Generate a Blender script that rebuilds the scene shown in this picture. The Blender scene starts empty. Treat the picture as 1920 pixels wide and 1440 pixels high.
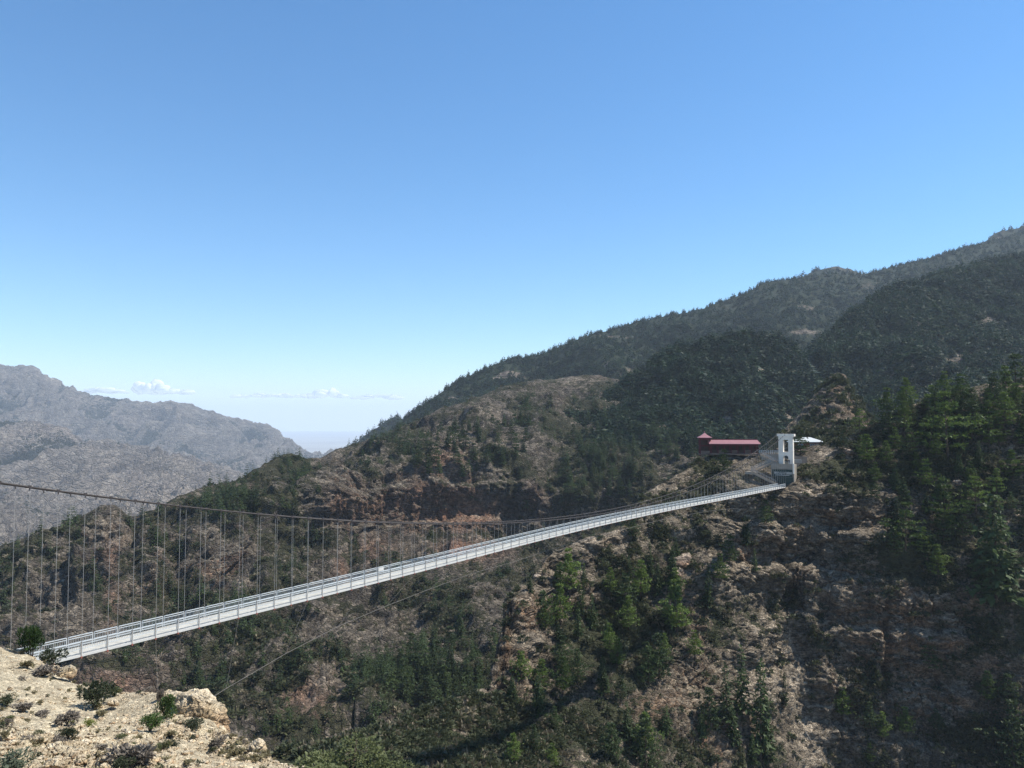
import bpy, bmesh, math, random
import numpy as np
from mathutils import Vector, Matrix

# ------------------------------------------------------------------ camera, sky, sun, exposure
SC = bpy.context.scene
COL = SC.collection
F = 1480.0                                   # focal length in photo pixels (1920 wide)
HOR = 790.0                                  # horizon row of the photo
PITCH = math.atan((HOR - 720.0) / F)
SUN_AZ, SUN_EL = math.radians(82), math.radians(56)   # azimuth clockwise from the view direction (+Y)
HAZE_DENSITY = 5.5e-5

cd = bpy.data.cameras.new('camera')
cam = bpy.data.objects.new('camera', cd)
COL.objects.link(cam)
cd.sensor_width = 36.0
cd.lens = 36.0 * F / 1920.0
cd.clip_start, cd.clip_end = 0.5, 300000.0
cam.rotation_euler = (math.pi / 2 + PITCH, 0, 0)
SC.camera = cam

wd = bpy.data.worlds.new('World')
SC.world = wd
wd.use_nodes = True
nt = wd.node_tree
nt.nodes.clear()
wo = nt.nodes.new('ShaderNodeOutputWorld')
bg = nt.nodes.new('ShaderNodeBackground')
sk = nt.nodes.new('ShaderNodeTexSky')
sk.sky_type = 'NISHITA'
sk.sun_disc = False
sk.sun_elevation = SUN_EL
sk.sun_rotation = SUN_AZ
sk.altitude = 1500
sk.air_density = 1.15
sk.dust_density = 0.2
sk.ozone_density = 5.0
# below the horizon the sky goes on with its horizon colour
tc = nt.nodes.new('ShaderNodeTexCoord')
sp = nt.nodes.new('ShaderNodeSeparateXYZ')
mx = nt.nodes.new('ShaderNodeMath'); mx.operation = 'MAXIMUM'; mx.inputs[1].default_value = 0.012
cb = nt.nodes.new('ShaderNodeCombineXYZ')
nt.links.new(tc.outputs['Generated'], sp.inputs[0])
nt.links.new(sp.outputs['X'], cb.inputs['X'])
nt.links.new(sp.outputs['Y'], cb.inputs['Y'])
nt.links.new(sp.outputs['Z'], mx.inputs[0])
nt.links.new(mx.outputs[0], cb.inputs['Z'])
nt.links.new(cb.outputs[0], sk.inputs[0])
bg.inputs['Strength'].default_value = 0.122
hs_ = nt.nodes.new('ShaderNodeHueSaturation')
hs_.inputs['Saturation'].default_value = 1.17
hs_.inputs['Hue'].default_value = 0.496
nt.links.new(sk.outputs[0], hs_.inputs['Color'])
nt.links.new(hs_.outputs[0], bg.inputs['Color'])
nt.links.new(bg.outputs[0], wo.inputs['Surface'])

sl = bpy.data.lights.new('sun', 'SUN')
sl.energy = 5.0
sl.angle = math.radians(0.55)
sl.color = (1.0, 0.945, 0.86)
sun = bpy.data.objects.new('sun', sl)
COL.objects.link(sun)
SUN_DIR = Vector((math.sin(SUN_AZ) * math.cos(SUN_EL), math.cos(SUN_AZ) * math.cos(SUN_EL), math.sin(SUN_EL)))
sun.rotation_euler = SUN_DIR.to_track_quat('Z', 'Y').to_euler()
sun.location = (0, 0, 200)

vs = SC.view_settings
vs.view_transform = 'Standard'
vs.look = 'None'
vs.exposure = 0.6
vs.gamma = 1.0
vs.use_curve_mapping = False
cy = SC.cycles
cy.use_denoising = True
cy.denoising_input_passes = 'RGB_ALBEDO_NORMAL'
cy.denoising_prefilter = 'NONE'
cy.max_bounces = 5
cy.diffuse_bounces = 3
cy.glossy_bounces = 2
cy.transmission_bounces = 2
cy.volume_bounces = 1
cy.transparent_max_bounces = 12
cy.use_adaptive_sampling = True

RNG = np.random.default_rng(7)
random.seed(7)

# ------------------------------------------------------------------ helpers
cp, sp_ = math.cos(PITCH), math.sin(PITCH)


def P(px, py, Y):
    """world point at distance Y (along the view's ground axis) seen at photo pixel px, py"""
    u = (np.asarray(px, float) - 960.0) / F
    v = (720.0 - np.asarray(py, float)) / F
    yr = cp - sp_ * v
    k = np.asarray(Y, float) / yr
    return np.stack([u * k, np.asarray(Y, float) + 0 * k, (sp_ + cp * v) * k], -1)


def PV(px, py, Y):
    return Vector(P(px, py, Y).tolist())


def proj(p):
    p = np.asarray(p, float)
    d = p[..., 1] * cp + p[..., 2] * sp_
    v = -p[..., 1] * sp_ + p[..., 2] * cp
    return 960.0 + F * p[..., 0] / d, 720.0 - F * v / d


def _h(ix, iy, iz, s):
    with np.errstate(over='ignore'):
        h = (ix.astype(np.uint32) * np.uint32(374761393) + iy.astype(np.uint32) * np.uint32(668265263)
             + iz.astype(np.uint32) * np.uint32(2147483647) + np.uint32((s * 974711 + 12345) & 0xffffffff))
        h = (h ^ (h >> np.uint32(13))) * np.uint32(1274126177)
        h = (h ^ (h >> np.uint32(16))) * np.uint32(2246822519)
        h = h ^ (h >> np.uint32(15))
    return h.astype(np.float32) / np.float32(4294967295.0)


def vnoise(x, y, z, s=0):
    ix, iy, iz = np.floor(x).astype(np.int32), np.floor(y).astype(np.int32), np.floor(z).astype(np.int32)
    fx, fy, fz = (x - ix).astype(np.float32), (y - iy).astype(np.float32), (z - iz).astype(np.float32)
    fx = fx * fx * fx * (fx * (fx * 6 - 15) + 10)
    fy = fy * fy * fy * (fy * (fy * 6 - 15) + 10)
    fz = fz * fz * fz * (fz * (fz * 6 - 15) + 10)
    r = 0
    for dx in (0, 1):
        wx = fx if dx else 1 - fx
        for dy in (0, 1):
            wy = fy if dy else 1 - fy
            for dz in (0, 1):
                wz = fz if dz else 1 - fz
                r = r + _h(ix + dx, iy + dy, iz + dz, s) * wx * wy * wz
    return r * 2 - 1


def fbm(p, scale, octv=5, s=0, gain=0.5, st=(1, 1, 1)):
    x, y, z = p[..., 0] / scale * st[0], p[..., 1] / scale * st[1], p[..., 2] / scale * st[2]
    a, t, r = 1.0, 0.0, 0.0
    for k in range(octv):
        r = r + a * vnoise(x + 17.3 * k, y - 9.1 * k, z + 5.7 * k, s + k)
        t += a
        a *= gain
        x, y, z = x * 2.03, y * 2.03, z * 2.03
    return r / t * 1.6


def ridged(p, scale, octv=5, s=0, gain=0.5, st=(1, 1, 1)):
    x, y, z = p[..., 0] / scale * st[0], p[..., 1] / scale * st[1], p[..., 2] / scale * st[2]
    a, t, r = 1.0, 0.0, 0.0
    for k in range(octv):
        r = r + a * (1 - 2.2 * np.abs(vnoise(x + 7.3 * k, y - 3.1 * k, z + 2.7 * k, s + k)))
        t += a
        a *= gain
        x, y, z = x * 2.03, y * 2.03, z * 2.03
    return r / t


def worley(p, cell, s=0):
    """cellular blocks: random value of the nearest cell and distance to its border"""
    x, y, z = p[..., 0] / cell[0], p[..., 1] / cell[1], p[..., 2] / cell[2]
    ix, iy, iz = np.floor(x).astype(np.int32), np.floor(y).astype(np.int32), np.floor(z).astype(np.int32)
    f1 = np.full(x.shape, 9.0, np.float32)
    f2 = np.full(x.shape, 9.0, np.float32)
    rnd = np.zeros(x.shape, np.float32)
    for dx in (-1, 0, 1):
        for dy in (-1, 0, 1):
            for dz in (-1, 0, 1):
                jx, jy, jz = ix + dx, iy + dy, iz + dz
                h = _h(jx, jy, jz, s)
                h2 = (h * 977.0) % 1.0
                h3 = (h * 7919.0) % 1.0
                d = np.maximum(np.maximum(np.abs(jx + .5 + .75 * (h - .5) - x), np.abs(jy + .5 + .75 * (h2 - .5) - y)),
                               np.abs(jz + .5 + .75 * (h3 - .5) - z)).astype(np.float32)
                cl = d < f1
                f2 = np.where(cl, f1, np.minimum(f2, d))
                rnd = np.where(cl, (h * 131.0) % 1.0, rnd)
                f1 = np.where(cl, d, f1)
    return rnd.astype(np.float32), f2 - f1


def sstep(a, b, x):
    t = np.clip((x - a) / (b - a), 0, 1)
    return t * t * (3 - 2 * t)


def new_mesh(name, verts, faces, mat=None, smooth=False):
    """verts (n,3), faces (m,k) array of equal-sized polygons or a list of tuples"""
    me = bpy.data.meshes.new(name)
    v = np.asarray(verts, np.float32)
    if isinstance(faces, np.ndarray):
        m, k = faces.shape
        me.vertices.add(len(v))
        me.vertices.foreach_set('co', v.ravel())
        me.loops.add(m * k)
        me.loops.foreach_set('vertex_index', faces.astype(np.int32).ravel())
        me.polygons.add(m)
        me.polygons.foreach_set('loop_start', np.arange(0, m * k, k, dtype=np.int32))
        me.update(calc_edges=True)
    else:
        me.from_pydata([tuple(map(float, q)) for q in v], [], faces)
        me.update()
    if smooth:
        me.polygons.foreach_set('use_smooth', np.ones(len(me.polygons), bool))
    if mat is not None:
        me.materials.append(mat)
    return me


def link(name, data, parent=None, label=None, cat=None, group=None, kind=None, loc=None):
    o = bpy.data.objects.new(name, data)
    COL.objects.link(o)
    if parent is not None:
        o.parent = parent
    if loc is not None:
        o.location = loc
    if label:
        o['label'] = label
    if cat:
        o['category'] = cat
    if group:
        o['group'] = group
    if kind:
        o['kind'] = kind
    return o


class MB:
    """collects boxes, bars and tubes into one mesh"""

    def __init__(self):
        self.v, self.f = [], []

    def add(self, vs_, fs):
        n = len(self.v)
        self.v += [tuple(q) for q in vs_]
        self.f += [tuple(i + n for i in q) for q in fs]
        return self

    def frame_box(self, o, ax, ay, az, x0, x1, y0, y1, z0, z1):
        """box in a local frame (origin o, axes ax ay az)"""
        vs_ = [o + ax * x + ay * y + az * z for x in (x0, x1) for y in (y0, y1) for z in (z0, z1)]
        return self.add(vs_, [(0, 1, 3, 2), (4, 6, 7, 5), (0, 4, 5, 1), (2, 3, 7, 6), (0, 2, 6, 4), (1, 5, 7, 3)])

    def bar(self, a, b, w, h=None, up=Vector((0, 0, 1))):
        a, b = Vector(a), Vector(b)
        d = (b - a).normalized()
        if abs(d.dot(up)) > .98:
            up = Vector((1, 0, 0))
        s = d.cross(up).normalized()
        u = s.cross(d)
        h = w if h is None else h
        L = (b - a).length
        return self.frame_box(a, d, s, u, 0, L, -w / 2, w / 2, -h / 2, h / 2)

    def tube(self, pts, r, n=6):
        pts = [Vector(q) for q in pts]
        rs = r if hasattr(r, '__len__') else [r] * len(pts)
        vs_, fs = [], []
        ref = Vector((0.31, 0.17, 0.93))
        for i, q in enumerate(pts):
            d = (pts[min(i + 1, len(pts) - 1)] - pts[max(i - 1, 0)]).normalized()
            rr = ref if abs(d.dot(ref)) < .95 else Vector((1, 0, 0))
            s = d.cross(rr).normalized()
            u = s.cross(d)
            for k in range(n):
                a = 2 * math.pi * k / n
                vs_.append(q + (s * math.cos(a) + u * math.sin(a)) * rs[i])
        for i in range(len(pts) - 1):
            for k in range(n):
                k2 = (k + 1) % n
                fs.append((i * n + k, i * n + k2, (i + 1) * n + k2, (i + 1) * n + k))
        fs.append(tuple(range(n - 1, -1, -1)))
        fs.append(tuple((len(pts) - 1) * n + k for k in range(n)))
        return self.add(vs_, fs)

    def mesh(self, name, mat, smooth=False):
        return new_mesh(name, self.v, self.f, mat, smooth)

    def build(self, name, mat, parent=None, **kw):
        return link(name, self.mesh(name, mat, kw.pop('smooth', False)), parent, **kw)


# ------------------------------------------------------------------ materials
def nodes(name, rough=0.85, spec=0.25):
    m = bpy.data.materials.new(name)
    m.use_nodes = True
    t = m.node_tree
    b = t.nodes['Principled BSDF']
    b.inputs['Roughness'].default_value = rough
    b.inputs['Specular IOR Level'].default_value = spec
    return m, t, b


def N(t, kind, **kw):
    n = t.nodes.new(kind)
    for k, v in kw.items():
        setattr(n, k, v)
    return n


def tex_noise(t, coord, scale, detail=6, rough=0.55, dist=0.0, sc=None):
    if sc is not None:
        mp = N(t, 'ShaderNodeMapping')
        mp.inputs['Scale'].default_value = sc
        t.links.new(coord, mp.inputs[0])
        coord = mp.outputs[0]
    n = N(t, 'ShaderNodeTexNoise')
    n.inputs['Scale'].default_value = scale
    n.inputs['Detail'].default_value = detail
    n.inputs['Roughness'].default_value = rough
    n.inputs['Distortion'].default_value = dist
    t.links.new(coord, n.inputs['Vector'])
    return n.outputs['Fac']


def ramp(t, fac, stops):
    r = N(t, 'ShaderNodeValToRGB')
    e = r.color_ramp.elements
    e[0].position, e[0].color = stops[0][0], (*stops[0][1], 1)
    e[1].position, e[1].color = stops[-1][0], (*stops[-1][1], 1)
    for p, c in stops[1:-1]:
        q = e.new(p)
        q.color = (*c, 1)
    t.links.new(fac, r.inputs[0])
    return r.outputs[0]


def mixc(t, fac, a, b, mode='MIX'):
    m = N(t, 'ShaderNodeMix', data_type='RGBA', blend_type=mode)
    for s, v in ((0, fac), (6, a), (7, b)):
        if hasattr(v, 'node'):
            t.links.new(v, m.inputs[s])
        elif s == 0:
            m.inputs[0].default_value = v
        else:
            m.inputs[s].default_value = (*v, 1)
    return m.outputs[2]


def maprange(t, v, a, b, c=0.0, d=1.0, smooth=True):
    m = N(t, 'ShaderNodeMapRange', interpolation_type='SMOOTHSTEP' if smooth else 'LINEAR')
    t.links.new(v, m.inputs[0])
    for i, q in enumerate((a, b, c, d)):
        m.inputs[i + 1].default_value = q
    return m.outputs[0]


def math_(t, op, a, b):
    m = N(t, 'ShaderNodeMath', operation=op)
    for i, v in enumerate((a, b)):
        if hasattr(v, 'node'):
            t.links.new(v, m.inputs[i])
        else:
            m.inputs[i].default_value = v
    return m.outputs[0]


def plain(name, col, rough=0.6, spec=0.3, var=0.12, scale=3.0, metal=0.0):
    """one material colour with a little grain and dirt"""
    m, t, b = nodes(name, rough, spec)
    g = N(t, 'ShaderNodeNewGeometry').outputs['Position']
    n = tex_noise(t, g, scale, 5, 0.6)
    lo = tuple(c * (1 - var) for c in col)
    hi = tuple(min(1, c * (1 + var)) for c in col)
    t.links.new(ramp(t, n, [(0.3, lo), (0.7, hi)]), b.inputs['Base Color'])
    b.inputs['Metallic'].default_value = metal
    return m


def terrain_mat(name, rock, raw, pale, vegd, vegl, unit, bump=0.6, strata=True, stone=0.42):
    """rock / soil / plant cover of a hillside. unit = size in metres of the smallest clumps drawn.
    The vertex colour 'cover' holds (plant cover, freshly broken rock, pale rock)."""
    m, t, b = nodes(name, 0.95, 0.12)
    g = N(t, 'ShaderNodeNewGeometry').outputs['Position']
    at = N(t, 'ShaderNodeVertexColor', layer_name='cover').outputs[0]
    sep = N(t, 'ShaderNodeSeparateColor')
    t.links.new(at, sep.inputs[0])
    veg, rawm, palem = sep.outputs[0], sep.outputs[1], sep.outputs[2]
    big = tex_noise(t, g, 0.10 / unit, 6, 0.6)
    mid = tex_noise(t, g, 0.35 / unit, 6, 0.65)
    fine = tex_noise(t, g, 1.3 / unit, 8, 0.7)
    c = ramp(t, big, [(0.30, rock[0]), (0.5, rock[1]), (0.7, rock[2])])
    c = mixc(t, maprange(t, fine, 0.35, 0.72, 0.0, 0.75), c, mixc(t, 0.75, c, rock[3]))
    if strata:
        st = tex_noise(t, g, 0.5 / unit, 5, 0.6, 0.3, (0.12, 0.12, 1.6))
        c = mixc(t, maprange(t, st, 0.42, 0.62, 0.0, 0.55), c, mixc(t, 0.6, c, rock[0]))
    rawn = mixc(t, maprange(t, mid, 0.3, 0.7), raw[0], raw[1])
    stk = tex_noise(t, g, 0.45 / unit, 6, 0.65, 0.4, (1.0, 1.0, 0.13))
    rawn = mixc(t, maprange(t, stk, 0.50, 0.68, 0.0, 0.75), rawn, rock[3])
    c = mixc(t, maprange(t, stk, 0.46, 0.66, 0.0, 0.38), c, rock[3])
    c = mixc(t, math_(t, 'MULTIPLY', rawm, maprange(t, mid, 0.36, 0.55, 0.6, 1.0)), c, rawn)
    pn = mixc(t, maprange(t, fine, 0.3, 0.7), pale[0], pale[1])
    c = mixc(t, math_(t, 'MULTIPLY', palem, maprange(t, fine, 0.36, 0.56, 0.35, 1.0)), c, pn)
    # broken stones: every block its own tone, joints open
    mp = N(t, 'ShaderNodeMapping')
    mp.inputs['Scale'].default_value = (1.0, 1.0, 1.9)
    mp.inputs['Rotation'].default_value = (0.08, -0.06, 0.3)
    t.links.new(g, mp.inputs[0])
    wob = N(t, 'ShaderNodeVectorMath', operation='MULTIPLY_ADD')
    nz = N(t, 'ShaderNodeTexNoise')
    nz.inputs['Scale'].default_value = 0.8 / unit
    t.links.new(g, nz.inputs['Vector'])
    t.links.new(nz.outputs['Color'], wob.inputs[0])
    wob.inputs[1].default_value = (unit * .9,) * 3
    t.links.new(mp.outputs[0], wob.inputs[2])
    tones, edges = [], []
    for sc_ in (0.42 / unit, 1.15 / unit):
        vo = N(t, 'ShaderNodeTexVoronoi')
        vo.inputs['Scale'].default_value = sc_
        t.links.new(wob.outputs[0], vo.inputs['Vector'])
        sc3 = N(t, 'ShaderNodeSeparateColor')
        t.links.new(vo.outputs['Color'], sc3.inputs[0])
        tones.append(maprange(t, sc3.outputs[0], 0, 1, 1 - stone, 1 + stone * 1.25, False))
        ve = N(t, 'ShaderNodeTexVoronoi', feature='DISTANCE_TO_EDGE')
        ve.inputs['Scale'].default_value = sc_
        t.links.new(wob.outputs[0], ve.inputs['Vector'])
        edges.append(maprange(t, ve.outputs['Distance'], 0.0, 0.14))
    tone = math_(t, 'MULTIPLY', tones[0], tones[1])
    cc = N(t, 'ShaderNodeCombineColor')
    for k_ in range(3):
        t.links.new(tone, cc.inputs[k_])
    c = mixc(t, 1.0, c, cc.outputs[0], 'MULTIPLY')
    # plant cover: clumps wherever the noise rises over what the cover value asks for
    cl = tex_noise(t, g, 0.55 / unit, 7, 0.72)
    thr = math_(t, 'ADD', math_(t, 'MULTIPLY', veg, 0.62), -0.29)
    vf = maprange(t, math_(t, 'ADD', cl, thr), 0.46, 0.54)
    vc = ramp(t, tex_noise(t, g, 0.28 / unit, 4, 0.6), [(0.32, vegd), (0.68, vegl)])
    vc = mixc(t, maprange(t, fine, 0.3, 0.7, 0, 0.6), vc, vegd)
    c = mixc(t, math_(t, 'MULTIPLY', vf, 0.92), c, vc)
    t.links.new(c, b.inputs['Base Color'])
    bm = N(t, 'ShaderNodeBump')
    bm.inputs['Strength'].default_value = bump
    bm.inputs['Distance'].default_value = unit * 0.7
    t.links.new(math_(t, 'ADD', math_(t, 'ADD', fine, math_(t, 'MULTIPLY', cl, 0.8)), math_(t, 'MULTIPLY', math_(t, 'ADD', edges[0], math_(t, 'MULTIPLY', edges[1], .5)), 0.9)), bm.inputs['Height'])
    t.links.new(bm.outputs[0], b.inputs['Normal'])
    return m


def leaf_mat(name, dark, light, scale=0.35):
    m, t, b = nodes(name, 0.6, 0.25)
    g = N(t, 'ShaderNodeNewGeometry').outputs['Position']
    oi = N(t, 'ShaderNodeObjectInfo').outputs['Random']
    n = tex_noise(t, g, scale, 3, 0.6)
    f = math_(t, 'ADD', math_(t, 'MULTIPLY', n, 0.7), math_(t, 'MULTIPLY', oi, 0.35))
    c = ramp(t, f, [(0.3, dark), (0.75, light)])
    t.links.new(c, b.inputs['Base Color'])
    tr = N(t, 'ShaderNodeBsdfTranslucent')
    t.links.new(c, tr.inputs[0])
    ms = N(t, 'ShaderNodeMixShader')
    ms.inputs[0].default_value = 0.3
    out = t.nodes['Material Output']
    t.links.new(b.outputs[0], ms.inputs[1])
    t.links.new(tr.outputs[0], ms.inputs[2])
    t.links.new(ms.outputs[0], out.inputs[0])
    return m

# ------------------------------------------------------------------ terrain lofts
class Layer:
    """A hillside lofted through surveyed lines (photo pixel + real distance), then weathered with noise in metres."""

    def __init__(self, name, x0, x1, nu, rows, ns, back, mat, weather, cover, smooth_rows=14, crest=0.25, smooth=False):
        u = np.linspace(x0, x1, nu)
        py, Y = [], []
        for k, r in enumerate(rows):
            r = np.array(r, float)
            a, b = np.interp(u, r[:, 0], r[:, 1]), np.interp(u, r[:, 0], r[:, 2])
            sg = (3 if k == 0 else smooth_rows) * nu / max(1.0, (x1 - x0)) * 1.0
            sg = max(1.0, sg)
            w = np.arange(-int(3 * sg), int(3 * sg) + 1)
            kr = np.exp(-.5 * (w / sg) ** 2)
            kr /= kr.sum()
            sm = lambda q: np.convolve(np.pad(q, len(w) // 2, mode='edge'), kr, 'valid')
            py.append(sm(a))
            Y.append(np.exp(sm(np.log(b))))
        py, Y = np.array(py), np.array(Y)
        K = len(rows)
        # monotone cubic through the rows
        def hermite(A):
            d = A[1:] - A[:-1]
            m = np.zeros_like(A)
            pr = d[1:] * d[:-1]
            m[1:-1] = np.where(pr > 0, 2 * pr / np.where(np.abs(d[1:] + d[:-1]) < 1e-9, 1, d[1:] + d[:-1]), 0)
            m[0], m[-1] = d[0], d[-1]
            out = []
            for k in range(K - 1):
                t = np.linspace(0, 1, ns[k], endpoint=False)[:, None]
                h00, h10 = 2 * t**3 - 3 * t**2 + 1, t**3 - 2 * t**2 + t
                h01, h11 = -2 * t**3 + 3 * t**2, t**3 - t**2
                out.append(h00 * A[k] + h10 * m[k] + h01 * A[k + 1] + h11 * m[k + 1])
            out.append(A[-1:])
            return np.concatenate(out, 0)
        GPY, GY = hermite(py), np.exp(hermite(np.log(Y)))
        pts = P(np.broadcast_to(u, GPY.shape), GPY, GY)
        top = pts[0]
        bk = []
        for (dy, dz) in back:                    # the side turned away from the viewer
            ray = top / np.linalg.norm(top[:, :2], axis=1)[:, None]
            q = top + ray * dy * np.array([1, 1, 0])
            q[:, 2] = top[:, 2] - dz
            bk.append(q)
        nb = len(back)
        pts = np.concatenate([np.array(bk[::-1]), pts], 0) if nb else pts
        self.nb = nb
        du = np.gradient(pts, axis=1)
        dv = np.gradient(pts, axis=0)
        nrm = np.cross(dv, du)
        nrm /= np.linalg.norm(nrm, axis=-1)[..., None] + 1e-9
        flip = (nrm * -pts).sum(-1)
        if np.median(flip[nb:]) < 0:
            nrm = -nrm
        # fade of the weathering at the skyline, so that the outline keeps its survey
        env = np.ones(pts.shape[0])
        n_f = max(4, int(ns[0] * 0.8))
        env[:nb + 1] = crest
        env[nb:nb + n_f] = np.linspace(crest, 1, n_f)
        gpx, gpy = proj(pts)
        disp, info = weather(pts, nrm, gpx, gpy)
        pts = pts + disp * env[:, None, None] + info.get('fine', 0.0)
        du = np.gradient(pts, axis=1)
        dv = np.gradient(pts, axis=0)
        n2 = np.cross(dv, du)
        n2 /= np.linalg.norm(n2, axis=-1)[..., None] + 1e-9
        if np.median((n2 * -pts).sum(-1)[nb:]) < 0:
            n2 = -n2
        self.p, self.n = pts, n2
        self.px, self.py = proj(pts)
        nv, nu_ = pts.shape[:2]
        idx = np.arange(nv * nu_).reshape(nv, nu_)
        quads = np.stack([idx[:-1, :-1], idx[1:, :-1], idx[1:, 1:], idx[:-1, 1:]], -1).reshape(-1, 4)
        me = new_mesh(name, pts.reshape(-1, 3), quads, mat, smooth)
        cv = cover(pts, n2, self.px, self.py, info)          # (...,3)
        self.cover = cv
        ca = me.color_attributes.new('cover', 'FLOAT_COLOR', 'POINT')
        c4 = np.ones((nv * nu_, 4), np.float32)
        c4[:, :3] = np.clip(cv, 0, 1).reshape(-1, 3)
        ca.data.foreach_set('color', c4.ravel())
        self.ob = link(name, me, kind='structure')
        self.x0, self.x1, self.nu, self.nv = x0, x1, nu_, nv

    def pick(self, px, py):
        """grid index of the ground seen at a photo pixel"""
        c = int(round((px - self.x0) / (self.x1 - self.x0) * (self.nu - 1)))
        c0, c1 = max(0, c - 4), min(self.nu, c + 5)
        d = (self.px[self.nb:, c0:c1] - px) ** 2 + (self.py[self.nb:, c0:c1] - py) ** 2
        # nearest ground first: prefer the closest match in the picture
        i, j = np.unravel_index(np.argmin(d), d.shape)
        return i + self.nb, j + c0

    def at(self, px, py):
        i, j = self.pick(px, py)
        return Vector(self.p[i, j].tolist())


def blobs(px, py, lst):
    r = np.zeros(px.shape)
    for (x, y, rx, ry, s) in lst:
        r = np.maximum(r, s * np.exp(-(((px - x) / rx) ** 2 + ((py - y) / ry) ** 2) * 1.4))
    return r


def ledges(z, step, seed_p, amt):
    """sawtooth ledge profile of bedded rock"""
    h = (z + seed_p) / step
    f = h - np.floor(h)
    return (sstep(0.0, 0.75, f) - sstep(0.8, 1.0, f)) * amt


def hor(nrm):
    h = nrm * np.array([1, 1, 0.25])
    return h / (np.linalg.norm(h, axis=-1)[..., None] + 1e-6)


def noise_px(p, scale, s):
    return fbm(p, scale, 4, s)


# --- materials of the terrain
M_near = terrain_mat('near_hill_rock',
                     [(0.094, 0.076, 0.055), (0.148, 0.121, 0.086), (0.198, 0.164, 0.116), (0.060, 0.050, 0.039)],
                     [(0.19, 0.105, 0.062), (0.27, 0.170, 0.100)], [(0.21, 0.168, 0.122), (0.37, 0.305, 0.225)],
                     (0.026, 0.031, 0.017), (0.080, 0.083, 0.040), 0.75, 1.0)
M_mid = terrain_mat('gorge_side_rock',
                    [(0.066, 0.056, 0.045), (0.105, 0.089, 0.070), (0.150, 0.126, 0.094), (0.046, 0.039, 0.033)],
                    [(0.19, 0.092, 0.058), (0.27, 0.150, 0.092)], [(0.16, 0.132, 0.098), (0.28, 0.235, 0.175)],
                    (0.022, 0.026, 0.014), (0.076, 0.073, 0.036), 1.5, 1.0)
M_forest = terrain_mat('forest_floor',
                       [(0.055, 0.050, 0.038), (0.080, 0.070, 0.050), (0.12, 0.098, 0.072), (0.045, 0.040, 0.032)],
                       [(0.26, 0.16, 0.11), (0.36, 0.25, 0.18)], [(0.17, 0.135, 0.105), (0.27, 0.22, 0.175)],
                       (0.014, 0.024, 0.013), (0.034, 0.046, 0.022), 4.0, 0.7, False)
M_far = terrain_mat('far_mountain_rock',
                    [(0.115, 0.101, 0.087), (0.185, 0.163, 0.138), (0.25, 0.22, 0.185), (0.085, 0.075, 0.067)],
                    [(0.21, 0.165, 0.135), (0.25, 0.205, 0.165)], [(0.24, 0.20, 0.16), (0.36, 0.31, 0.25)],
                    (0.022, 0.028, 0.020), (0.052, 0.055, 0.038), 14.0, 1.0, False, 0.26)
M_fore = terrain_mat('gravel_slope',
                     [(0.36, 0.30, 0.20), (0.47, 0.40, 0.275), (0.55, 0.475, 0.335), (0.21, 0.175, 0.12)],
                     [(0.42, 0.28, 0.16), (0.5, 0.36, 0.22)], [(0.55, 0.47, 0.31), (0.62, 0.54, 0.38)],
                     (0.10, 0.095, 0.05), (0.24, 0.21, 0.115), 0.16, 0.7, False, 0.22)
M_plain = plain('plain_ground', (0.26, 0.25, 0.225), 0.95, 0.1, 0.25, 0.0006)

# --- foreground gravel slope (15-60 m)
fr = [
    [(-300, 1120, 70), (-120, 1175, 63), (0, 1213, 58), (40, 1226, 57), (75, 1246, 56), (110, 1266, 54.5), (160, 1290, 52), (230, 1301, 49),
     (300, 1304, 47), (340, 1306, 45.8), (385, 1345, 44.2), (415, 1388, 42.6), (450, 1396, 41), (490, 1420, 39), (540, 1438, 37), (600, 1462, 35), (700, 1500, 32), (800, 1550, 30)],
    [(-300, 1220, 50), (0, 1290, 46), (100, 1318, 44.5), (200, 1345, 42), (300, 1362, 40), (400, 1418, 37), (500, 1462, 33.5), (700, 1580, 28), (800, 1650, 25)],
    [(-300, 1330, 36), (0, 1368, 35.5), (100, 1392, 34.5), (200, 1412, 33), (300, 1436, 31.5), (400, 1480, 29), (500, 1540, 26.5), (800, 1760, 20)],
    [(-300, 1440, 26), (0, 1470, 27), (300, 1560, 24), (800, 1950, 15)],
    [(-300, 1750, 17), (300, 1850, 16.5), (800, 2400, 11)],
    [(-300, 2600, 8), (300, 2600, 8.5), (800, 3400, 6.5)],
]


def w_fore(p, n, px, py):
    c = fbm(p, 7.0, 4, 3)
    r1, e1 = worley(p + 0.25 * fbm(p, 1.0, 3, 9)[..., None], (0.9, 0.9, 0.5), 5)
    rocky = sstep(0.0, 0.45, fbm(p, 5.0, 3, 21) + blobs(px, py, [(260, 1400, 190, 60, .5), (440, 1400, 90, 60, .9), (60, 1420, 120, 40, .35)])
                  - blobs(px, py, [(60, 1270, 110, 60, 1.2), (150, 1320, 90, 30, .8)]))
    r2, e2 = worley(p + 0.1 * fbm(p, .4, 3, 19)[..., None], (0.34, 0.34, 0.2), 25)
    a = 0.30 * c + 0.14 * ridged(p, 1.6, 4, 4) + 0.05 * ridged(p, 0.35, 3, 6)
    a = a + rocky * (0.50 * (r1 - .45) - 0.22 * (1 - sstep(0.0, 0.12, e1)) + .12 * (r2 - .5))
    return n * a[..., None], dict(rocky=rocky, r1=r1)


def c_fore(p, n, px, py, info):
    veg = 0.05 + 0.30 * sstep(-.1, .6, fbm(p, 3.2, 4, 31)) * (0.35 + 0.65 * info['rocky'])
    veg = veg - blobs(px, py, [(60, 1265, 130, 60, .4), (170, 1330, 70, 30, .3)])
    raw = 0.35 * info['rocky'] * (info['r1'] > .72)
    pale = 0.55 * (info['r1'] < .35) * info['rocky'] + 0.4 * sstep(.1, .6, fbm(p, 2.0, 4, 41))
    return np.stack([veg, raw, pale], -1)


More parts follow.
